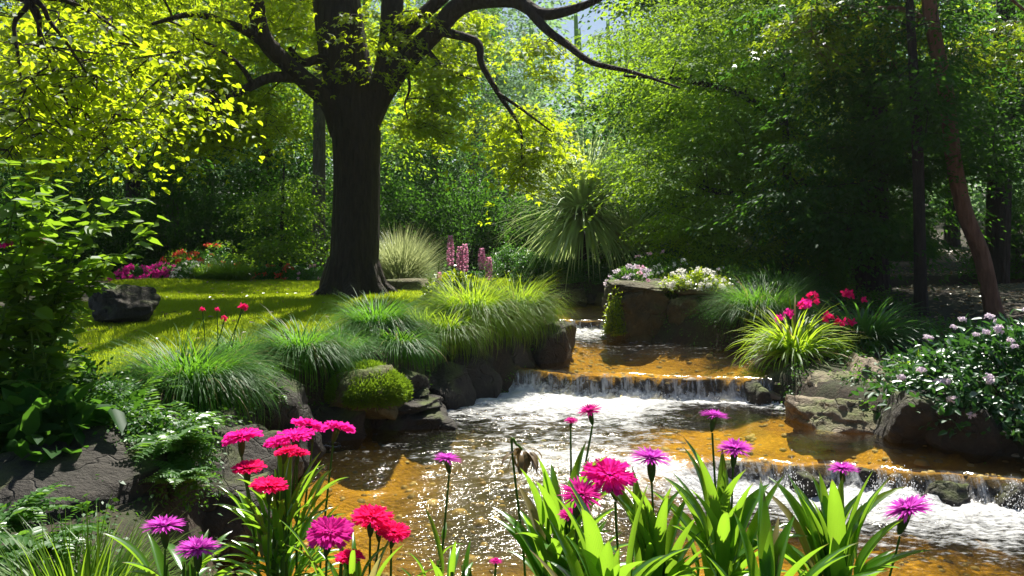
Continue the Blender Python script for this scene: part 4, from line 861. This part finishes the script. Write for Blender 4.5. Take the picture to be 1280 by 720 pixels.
tuft('daylily', 'dark green strap leaved clump under the red flowers', gpos(1082, 8.8, .0), 420, .72, .026, 'box', 117, .16, el=(30, 85), curl=(.7, 1.8), profile='lance', fold=.18, cat='perennial clump')
tuft('wall_grass', 'green grassy plant on top of the planted wall', gpos(815, 11.4, .12), 500, .42, .012, 'acer', 118, .2, cat='ornamental grass')
# flowers on the right bank
def stalk_flowers(name, label, base, heads, bmat, seed, br=.045, sz=.045, cat='flower', n=22):
    r = rng_(seed); base = np.array(base); o = thing(name, label, cat, base); st = G()
    pm = pom(br, n, seed, sz); me0 = None
    for h in heads:
        h = np.array(h); b = base + np.array([r.normal(0, .05), r.normal(0, .05), -.02]); st.tube(smooth_path([b, (b + h) / 2 + [r.normal(0, .02), 0, .04], h], 4), .004, 4)
        if me0 is None: ob = pm.build('flower_head', M[bmat], o, loc=h - base); me0 = ob.data
        else: ob = link('flower_head', me0, o, h - base)
        s_ = r.uniform(.7, 1.2); ob.scale = (s_,) * 3; ob.rotation_euler = (r.normal(0, .4), r.normal(0, .4), r.random() * 6)
    st.build('stem', M['stem'], o, base=base); return o
stalk_flowers('red_flowers', 'cluster of crimson flowers rising from the dark strap clump', gpos(1070, 8.7), [at(px, py, Y) for px, py, Y in [(1016, 370, 8.6), (1020, 378, 8.5), (1080, 376, 8.7), (1058, 368, 8.8), (1062, 370, 8.8), (1010, 378, 8.6), (1035, 398, 8.4), (1050, 404, 8.4), (1003, 382, 8.5), (1064, 404, 8.5)]], 'red', 120)
stalk_flowers('red_flowers', 'pink red blooms above the yellow green clump', gpos(990, 8.2), [at(px, py, Y) for px, py, Y in [(985, 392, 8.1), (1006, 380, 8.2), (975, 398, 8.2)]], 'pink', 121)
stalk_flowers('poppies', 'few coral pink blooms floating above the grass before the lawn', gpos(275, 6.4), [at(px, py, Y) for px, py, Y in [(253, 387, 6.4), (271, 387, 6.4), (281, 398, 6.2), (303, 384, 6.6), (306, 383, 6.6)]], 'red', 122, .02, .026)
# plants on the wall
wz = .97
def wallp(px, Y, dz=0): return (X_(px, Y), Y, wz + dz)
shrub('white_flowering_plant', 'white flowering plant spilling over the cap stones', 'flowering plant', wallp(868, 10.7), (.42, .35, .26), 2400, .045, 'bush', 130, clumps=50, blooms=[('white', 60, .03, 14, .03, 'flower')], stemmat='stem')
shrub('pink_flowering_plant', 'pale pink flowering plant at the stream corner of the wall', 'flowering plant', wallp(790, 11.1), (.32, .3, .28), 2200, .04, 'cover', 131, clumps=50, blooms=[('lilac', 35, .03, 14, .03, 'flower'), ('lupin', 8, .035, 14, .03, 'flower')], stemmat='stem')
shrub('pink_flowering_plant', 'taller leafy plant with pink blooms behind the wall corner', 'flowering plant', wallp(818, 12.0, -.1), (.5, .3, .55), 3000, .05, 'cover', 132, clumps=60, blooms=[('lupin', 14, .035, 14, .035, 'flower')], stemmat='stem')
shrub('white_flowering_plant', 'shaded plant dotted white behind the cap stones', 'flowering plant', wallp(850, 11.5, -.05), (.5, .3, .38), 3000, .045, 'cover', 133, clumps=60, blooms=[('white', 34, .025, 12, .028, 'flower')], stemmat='stem')
shrub('trailing_plant', 'yellow green trailing plant hanging down the wall corner', 'trailing plant', (X_(768, 10.5), 10.45, .45), (.12, .12, .55), 1500, .035, 'bush', 134, clumps=50, spread=.3, stemmat='stem')
shrub('shaded_shrub', 'low dark plant right of the wall with tiny lilac flowers', 'shrub', gpos(925, 11.2), (.6, .4, .55), 3600, .045, 'cover', 135, clumps=70, blooms=[('lilac', 12, .025, 12, .025, 'flower')])
# hydrangea shrub at right
hy = shrub('lilac_shrub', 'large dark leafy shrub with pale lilac flower heads at the right edge', 'flowering shrub', gpos(1285, 6.5, -.1), (.98, .8, .78), 10500, .075, 'hydrangea', 140, 'leaf', clumps=130, spread=.2, blooms=[('lilac', 60, .029, 50, .021, 'flower_head')])
shrub('leafy_plant', 'green spreading leaves at the left foot of the lilac flowered shrub', 'plant', gpos(1178, 6.9, -.02), (.3, .3, .34), 700, .11, 'acer', 141, 'narrow', clumps=40, stemmat='stem')
# lupins
lp = thing('lupin_plant', 'clump of pink lupin spikes in sunny leaves behind the tufts', 'flowering plant', gpos(568, 10.0))
lb = np.array(lp.location); st = G(); g = G(); r = rng_(150)
def spike(h, r0, seed):
    r = rng_(seed); n = 330; t = r.random(n); a = r.random(n) * 6.28; rr = r0 * np.sin(math.pi * np.clip(.18 + .8 * t, 0, 1)) ** .7; P = np.stack([rr * np.cos(a) * .6, rr * np.sin(a) * .6, t * h], -1)
    g = G(); leaves(g, P, np.stack([np.cos(a), np.sin(a), np.full(n, .5)], -1), np.stack([-np.cos(a) * .4, -np.sin(a) * .4, np.ones(n)], -1) + r.normal(0, .3, (n, 3)), .03, 'wide'); return g
sp = spike(.34, .034, 151); me0 = None
for (px, pt) in [(563, 296), (575, 302), (581, 304), (602, 301), (611, 315), (549, 326), (629, 344)]:
    h = at(px, pt, 9.9); hl = .34; b = lb + np.array([r.normal(0, .12), 0, 0])
    st.tube(smooth_path([b, (b + h) / 2, h], 4), .005, 4); q = h - np.array([0, 0, hl]) - lb
    if me0 is None: ob = sp.build('flower_spike', M['lupin'], lp, loc=q); me0 = ob.data
    else: ob = link('flower_spike', me0, lp, q)
    ob.scale = (1, 1, r.uniform(.7, 1.05)) if pt < 320 else (.8, .8, .6)
st.build('stem', M['stem'], lp, base=lb)
n = 3600; d = unit(r.normal(0, 1, (n, 3))); d[:, 2] = np.abs(d[:, 2]); P = d * np.array([.42, .3, .46]) * r.uniform(.55, 1.05, (n, 1)); leaves(g, P, d + r.normal(0, .6, (n, 3)), d * .4 + [0, 0, .8] + r.normal(0, .4, (n, 3)), .055, 'leaf'); g.build('foliage', M['bush'], lp)

# ------------------------------------------------------------------ creeping ground cover (uncountable)
def cover(name, pts, size, mat, seed, per=60, rad=.12, lk='diamond', flat=.03):
    r = rng_(seed); g = G(); A = np.array(pts); sprays(g, A, rad * r.uniform(.7, 1.3, len(A)), per, flat, .3, size, r, lk, .35); return kind(g.build(name, M[mat]), 'stuff')
def scatter(n, x0, x1, y0, y1, seed, dmin=.12, dz=.04, f=None):
    r = rng_(seed); x = r.uniform(x0, x1, n); y = r.uniform(y0, y1, n); k = (sdf(x, y) > dmin) & (lawnmask(x, y) < .3)
    if f is not None: k &= f(x, y)
    x, y = x[k], y[k]; return np.stack([x, y, gh(x, y) + dz], -1)
cover('ground_cover', scatter(900, -4.5, -.6, 3.2, 9, 201, .3), .035, 'cover', 202)
cover('woodland_ground_cover', scatter(1500, -14, 3, 16.8, 30, 203, .3, .1), .10, 'box', 204, 50, .5)
cover('bank_ground_cover', scatter(1300, 2, 9, 6, 15, 205, .3, .05, lambda x, y: (x < 5.2) ), .045, 'cover', 206, 50, .18)
cover('bank_edge_greenery', scatter(2600, -2.2, 3, 4, 16, 207, .02, .02, lambda x, y: sdf(x, y) < .5), .03, 'cover', 208, 46, .10)
# fallen leaves on the forest floor
r = rng_(210); n = 9000; x = r.uniform(3, 14, n); y = r.uniform(8, 24, n); k = sdf(x, y) > .3; x, y = x[k], y[k]; g = G(); n = len(x)
leaves(g, np.stack([x, y, gh(x, y) + .012], -1), np.stack([r.normal(0, 1, n), r.normal(0, 1, n), r.normal(0, .1, n)], -1), np.stack([r.normal(0, .3, n), r.normal(0, .3, n), np.ones(n)], -1), .07, 'leaf')
kind(g.build('leaf_litter', M['dry']), 'stuff')
# creeping fern spilling over the stream-side boulder
def fern(name, label, pos, n, L, seed, mat='fern', cat='fern'):
    r = rng_(seed); g = G(); s = 12
    for i in range(n):
        az = r.random() * 6.28; el = R(r.uniform(15, 60)); Lf = L * r.uniform(.6, 1.1); cu = r.uniform(.8, 1.7); p = np.array([r.normal(0, .03), r.normal(0, .03), 0]); pts = [p]
        for k in range(s): e = el - cu * (k / s); p = p + Lf / s * np.array([math.cos(e) * math.cos(az), math.cos(e) * math.sin(az), math.sin(e)]); pts.append(p)
        pts = np.array(pts); g.tube(pts, .0015, 3); sd_ = np.array([-math.sin(az), math.cos(az), -.15]); w_ = Lf * .22 * np.sin(math.pi * np.linspace(.12, 1, s + 1) ** .8)
        for sg in (1, -1):
            leaves(g, pts, np.array([math.cos(az), math.sin(az), 0])[None] * .5 + sg * sd_[None], np.tile([0, 0, 1.], (s + 1, 1)) + r.normal(0, .2, (s + 1, 3)), np.maximum(w_, .006), 'leaf')
    return tag(g.build(name, M[mat], loc=pos), label, cat)
for i, (px, py, Y, L, lab) in enumerate([(170, 535, 4.6, .34, 'low fern above the dark slab'), (215, 560, 4.25, .30, 'fern creeping down between the slab and the round boulder'), (110, 530, 4.7, .32, 'fern at the back of the dark slab'), (240, 535, 4.7, .28, 'small fern on top of the round stream boulder'), (225, 600, 4.1, .22, 'lowest fern in the gap left of the round boulder'), (10, 650, 3.4, .30, 'dark fern at the left edge by the slab'), (45, 690, 3.0, .26, 'low fern at the lower left corner'),
     (330, 500, 5.9, .3, 'fern in the shade under the front tuft'), (180, 500, 5.0, .3, 'fern below the big front tuft')]):
    p = at(px, py, Y); fern('fern', lab, p, 26, L, 220 + i)
r = rng_(231); pts = []
for k in range(170): px = r.uniform(120, 260); py = 520 + (px - 120) * .35 + r.normal(0, 20); Y = 4.5 - (py - 520) * .004; pts.append(at(px, py, Y))
cover('creeping_greenery', pts, .028, 'cover', 232, 45, .07)

# ------------------------------------------------------------------ foreground plants
ZB = .42
def bpt(px, Y):            # point on the near bank below pixel column px
    return np.array([X_(px, Y), Y, onground(X_(px, Y), Y) - .01])
def lily(name, label, px, Y, n, L, wd, seed, py0=None, spread=.06, el=(30, 88), curl=(.4, 1.5), az=None, z0=.2):
    """broad-leaved clump: stem with leaves in whorls"""
    r = rng_(seed); b = bpt(px, Y); top = CAMZ - ((py0 or 690) - HOR) / FPX * Y - b[2]
    o = thing(name, label, 'leafy plant', b); g = G(); st = G()
    a = r.random(n) * 6.28; zz = top * r.uniform(.25, 1, n)
    P = np.stack([spread * np.cos(a) * r.random(n), spread * np.sin(a) * r.random(n), zz], -1); az_ = a + r.normal(0, .3, n)
    t = zz / top
    e = np.radians(el[0] + (el[1] - el[0]) * np.clip(t * 1.0 + r.normal(0, .18, n) - .15, 0, 1))
    blades(g, P, az_, e, L * r.uniform(.6, 1.1, n) * (.75 + .35 * t), wd * r.uniform(.75, 1.15, n), r.uniform(curl[0], curl[1], n) * (1.35 - .8 * t), 10, 'lance', .34, 1.4, .25)
    for k in range(5): q = r.normal(0, spread * .4, 2); st.tube([(q[0], q[1], -.02), (q[0] * .8, q[1] * .8, top * .6), (q[0] * .5, q[1] * .5, top * 1.05)], [.009, .007, .004], 6)
    st.build('stem', M['stem'], o, True); lo = g.build('leaves', M['lily'], o, True)
    for k_, vv in (('across', np.tile([-1., 0, 1.], 11 * n)), ('along', np.tile(np.repeat(np.linspace(0, 1, 11), 3), n))): at_ = lo.data.attributes.new(k_, 'FLOAT', 'POINT'); at_.data.foreach_set('value', vv.astype(np.float32))
    return o
lily('lily_plant', 'broad leaved green clump in front of the stream below the withered bud', 700, 2.05, 120, .22, .033, 301, 655)
lily('lily_plant', 'broad leaved green clump between the two tall purple flowers', 818, 1.95, 90, .21, .034, 302, 685)
lily('lily_plant', 'upright broad leaved clump under the tall thin purple flower', 903, 2.0, 76, .235, .038, 303, 665, el=(30, 90))
lily('lily_plant', 'broad leaved clump at the lower right beside the last two purple flowers', 1045, 1.95, 96, .22, .036, 304, 700)
lily('lily_plant', 'low leafy clump at the bottom centre below the broad clumps', 760, 1.7, 70, .22, .034, 305, 740)
lily('lily_plant', 'low leafy clump at the bottom between the right broad clumps', 960, 1.75, 64, .22, .034, 306, 745)
lily('carnation_foliage', 'bushy narrow leaved foliage under the red and pink flowers', 352, 2.15, 240, .15, .017, 307, 625, spread=.09, el=(15, 80))
lily('carnation_foliage', 'low narrow leaved foliage at the bottom near the small red flowers', 440, 1.9, 70, .15, .016, 308, 715, spread=.09, el=(15, 80))
lily('carnation_foliage', 'narrow leaved foliage at the bottom below the lone tall purple flower', 560, 1.9, 60, .14, .016, 309, 725, spread=.09, el=(15, 80))
lily('carnation_foliage', 'leaves at the bottom under the two left purple flowers', 225, 2.1, 44, .14, .03, 310, 715, spread=.09, el=(5, 60))
tuft('grass_clump', 'bright green grass clump in the lower left corner', (X_(100, 2.75), 2.75, onground(X_(100, 2.75), 2.75)), 1100, .42, .0075, 'acer', 311, .14, el=(25, 85), curl=(.3, 1.5))
# fallen petals on the grass clump
tuft('grass_clump', 'low trailing grass at the left bottom edge', (X_(25, 2.6), 2.6, onground(X_(25, 2.6), 2.6)), 600, .34, .006, 'grass', 312, .12, el=(15, 75), curl=(.6, 1.8))

def head_mesh(kind_, seed, ):
    """unit flower head, diameter 1, petals opening upward, centre at the calyx top"""
    r = rng_(seed); g = G(); op = r.uniform(-6, 10)
    if kind_ == 'spiky':
        for (n, e0, cu, L) in ((34, 4, .25, .5), (34, 16, .2, .5), (28, 30, .1, .46), (24, 46, -.1, .38), (18, 64, -.1, .30)):
            a = np.arange(n) * 6.283 / n + r.random() + r.normal(0, .05, n); P = np.stack([.03 * np.cos(a), .03 * np.sin(a), np.zeros(n)], -1)
            blades(g, P, a, np.radians(e0 + op + r.normal(0, 7, n)), L * r.uniform(.8, 1.1, n), .055, cu + r.normal(0, .12, n), 4, 'petal', .15)
    else:
        for (n, e0, cu, L, w_) in ((13, 2, .35, .5, .22), (12, 16, .3, .49, .21), (11, 30, .2, .45, .19), (9, 46, .1, .38, .17), (7, 66, 0, .30, .14)):
            a = np.arange(n) * 6.283 / n + r.random(); segs = 7
            for ai in a:
                s = np.linspace(0, 1, segs + 1); m = 9; u = np.linspace(-1, 1, m)
                L_ = L * r.uniform(.85, 1.08); e = R(e0 + op + r.normal(0, 6)) - cu * s; h = np.cumsum(np.cos(e)) * L_ / segs; z = np.cumsum(np.sin(e)) * L_ / segs
                wd_ = w_ * (.12 + .88 * s ** .8); ph = r.random() * 6
                teeth = np.where(np.arange(m) % 2 == 0, .035, -.025) * r.uniform(.6, 1.3, m)
                V = np.zeros((segs + 1, m, 3))
                for i in range(segs + 1):
                    rad_ = h[i] + (teeth if i == segs else 0) - .25 * wd_[i] * u ** 2
                    zz = z[i] + .05 * s[i] ** 1.5 * np.sin(u * 5 + ph) + .02 * s[i] * np.sin(u * 11 + ph * 2)
                    V[i, :, 0] = rad_ * math.cos(ai) - u * wd_[i] * .5 * math.sin(ai); V[i, :, 1] = rad_ * math.sin(ai) + u * wd_[i] * .5 * math.cos(ai); V[i, :, 2] = zz
                ii = (np.arange(segs)[:, None] * m + np.arange(m - 1)[None]).ravel(); g.add(V.reshape(-1, 3), np.stack([ii, ii + 1, ii + m + 1, ii + m], -1))
    return g
HM = {}
def get_head(kind_, mat, v=0):
    if (kind_, mat, v) not in HM:
        g = head_mesh(kind_, 400 + len(HM)); V = np.concatenate(g.V); me = mesh_np('petals', V, [np.concatenate(f) for f in g.F.values()], True); me.materials.append(M[mat]); HM[(kind_, mat, v)] = me
    return HM[(kind_, mat, v)]
def cal_mesh():
    g = G(); z = np.array([-.62, -.55, -.42, -.25, -.1, 0, .05]); rr = np.array([.035, .07, .11, .125, .12, .15, .17]); g.tube(np.stack([z * 0, z * 0, z], -1), rr, 10)
    a = np.arange(9) * .698; blades(g, np.stack([.14 * np.cos(a), .14 * np.sin(a), np.full(9, -.05)], -1), a, R(50), .14, .07, -.1, 2, 'petal'); 
    me = mesh_np('calyx', np.concatenate(g.V), [np.concatenate(f) for f in g.F.values()], True); me.materials.append(M['calyx']); return me
CAL = cal_mesh()
FL = 'flowers along the near bank'
def flower(kind_, mat, px, py, wpx, Y, bx, label, tilt=(0, 0), cup=1.0):
    d = wpx * Y / FPX; h = at(px, py, Y); h[2] -= .10 * d
    b = bpt(bx, Y); o = thing('carnation' if kind_ == 'frilly' else 'cornflower', label, 'flower', b, FL); st = G()
    tip = h - np.array([0, 0, .60 * d]) + np.array([-tilt[0] * .5 * d, 0, 0])
    r = rng_(int(px * 7 + py)); mid = (b * .4 + tip * .6) + np.array([r.normal(0, .012) - (tip[0] - b[0]) * .2, 0, 0])
    P = smooth_path([b, mid, tip], 8); st.tube(P - b, np.linspace(.0036, .0026, len(P)), 6)
    # a few narrow stem leaves
    k = r.integers(2, 5); ix = r.integers(3, len(P) - 4, k)
    a = r.random(k) * 6.28; so_ = st.build('stem', M['stem'], o, True)
    for q in range(k):
        lg = G(); blades(lg, (P[ix] - b)[q:q + 1], a[q:q + 1], R(55), r.uniform(.05, .11, 1), .012, .8, 6, 'lance', .15); lg.build('leaf', M['lily'], so_, True)
    hd = link('petals', get_head(kind_, mat, int(px) % 3), o, h - b); hd.scale = (d * 1.05, d * 1.05, d * cup); hd.rotation_euler = (tilt[1] - .12, tilt[0], r.random() * 6)
    ca = link('calyx', CAL, o, h - b); ca.scale = (d * .85, d * .85, d * .95); ca.rotation_euler = (tilt[1] * .7, tilt[0], 0)
    return o
fl = [
 ('frilly', 'pink', 302, 542, 42, 2.15, 335, 'leftmost flat pink carnation of the tall left group'),
 ('frilly', 'red', 310, 582, 36, 2.1, 338, 'red carnation below the leftmost pink one'),
 ('frilly', 'pink', 347, 550, 30, 2.25, 352, 'small pink carnation left of the broad one in the left group'),
 ('frilly', 'pink', 368, 541, 42, 2.2, 362, 'broad pink carnation in the middle of the left group'),
 ('frilly', 'pink', 386, 528, 36, 2.3, 370, 'highest pink carnation of the left group'),
 ('frilly', 'pink', 422, 531, 36, 2.25, 385, 'rightmost pink carnation of the left group on a leaning stem'),
 ('frilly', 'red', 358, 562, 28, 2.1, 356, 'red carnation just under the broad pink one'),
 ('frilly', 'red', 372, 564, 26, 2.15, 366, 'small red carnation beside another under the broad pink one'),
 ('frilly', 'red', 337, 604, 40, 2.0, 345, 'lowest red carnation of the tall left group'),
 ('spiky', 'purple', 205, 652, 50, 2.1, 208, 'upper of the two purple cornflowers at the lower left'),
 ('spiky', 'purple', 247, 680, 52, 2.05, 250, 'lower of the two purple cornflowers at the lower left'),
 ('frilly', 'magenta', 413, 660, 52, 1.85, 412, 'dark magenta flower with flat round head above the bottom edge'),
 ('frilly', 'red', 464, 642, 44, 1.95, 450, 'larger red carnation of the low group near the bottom'),
 ('frilly', 'red', 472, 655, 34, 2.0, 462, 'red carnation tucked behind the larger low one'),
 ('frilly', 'red', 493, 662, 36, 1.95, 484, 'red carnation at the right of the low group'),
 ('frilly', 'red', 436, 694, 32, 1.9, 433, 'small red carnation lowest near the bottom edge'),
 ('spiky', 'purple', 559, 570, 34, 2.1, 537, 'lone tall purple cornflower in front of the dark water'),
 ('spiky', 'magenta', 714, 524, 17, 2.3, 710, 'tiny half open magenta cornflower above the broad leaves'),
 ('spiky', 'magenta', 737, 510, 32, 2.25, 700, 'magenta purple cornflower on a curved stem, topmost in the middle'),
 ('spiky', 'magenta', 727, 612, 56, 1.9, 735, 'large magenta cornflower in the middle among broad leaves'),
 ('spiky', 'magenta', 711, 640, 27, 1.95, 718, 'small magenta bud flower below the large magenta cornflower'),
 ('frilly', 'pink', 761, 588, 56, 1.95, 752, 'big deep pink carnation right of the large magenta cornflower'),
 ('spiky', 'purple', 814, 567, 52, 2.0, 812, 'large purple cornflower right of the big pink carnation'),
 ('spiky', 'purple', 893, 516, 36, 2.1, 893, 'tall straight purple cornflower, highest on the right'),
 ('spiky', 'purple', 919, 556, 42, 2.1, 908, 'purple cornflower right below the tall straight one'),
 ('spiky', 'purple', 1054, 582, 36, 2.1, 1040, 'purple cornflower before the white cascade'),
 ('spiky', 'purple', 1135, 630, 58, 1.95, 1085, 'rightmost purple cornflower tilting right on a slanting stem'),
 ('spiky', 'magenta', 620, 700, 16, 1.9, 620, 'closed magenta bud at the bottom centre'),
]
for f in fl:
    k, m_, px, py, wpx, Y, bx, lab = f
    tl = (.35, 0) if px == 1135 else (rng_(px).normal(0, .16), rng_(px + 1).normal(0.02, .10))
    flower(k, m_, px, py, wpx, Y, bx, lab, tl, .62 if k == 'frilly' else .66)
# withered bud
wb = bpt(655, 2.15); o = thing('withered_flower', 'withered brown drooping flower head above the broad leaves', 'flower', wb)
h = at(640, 562, 2.15); st = G(); P = smooth_path([wb, (wb + h) / 2 + [.02, 0, .02], h, h + np.array([.012, 0, .012]), h + np.array([.026, 0, .0])], 6); st.tube(P - wb, .003, 6); st.build('stem', M['stem'], o, True)
g = G(); n = 26; r = rng_(9); a = r.random(n) * 6.28; c = np.tile(P[-1] - wb, (n, 1)) + np.stack([.012 * np.cos(a), .012 * np.sin(a), np.zeros(n)], -1)
blades(g, c, a, np.radians(r.uniform(-60, 10, n)), r.uniform(.03, .075, n), .014, r.uniform(.4, 1.6, n), 5, 'petal', .2); g.build('withered_petals', M['dry'], o, True)

# ------------------------------------------------------------------ haze
def haze():
    m, n, o = newmat('haze'); v = n.nodes.new('ShaderNodeVolumePrincipled'); v.inputs['Color'].default_value = (.85, .93, 1, 1); v.inputs['Density'].default_value = .0004; v.inputs['Anisotropy'].default_value = .55
    n.links.new(v.outputs[0], o.inputs['Volume'])
    x0, x1, y0, y1, z0, z1 = -95, 110, -20, 200, -2.5, 24
    V = [(x, y, z) for x in (x0, x1) for y in (y0, y1) for z in (z0, z1)]
    me = mesh_np('haze', np.array(V), [np.array([[0, 1, 3, 2], [4, 6, 7, 5], [0, 4, 5, 1], [2, 3, 7, 6], [0, 2, 6, 4], [1, 5, 7, 3]])]); me.materials.append(m); kind(link('haze', me), 'stuff')
haze()
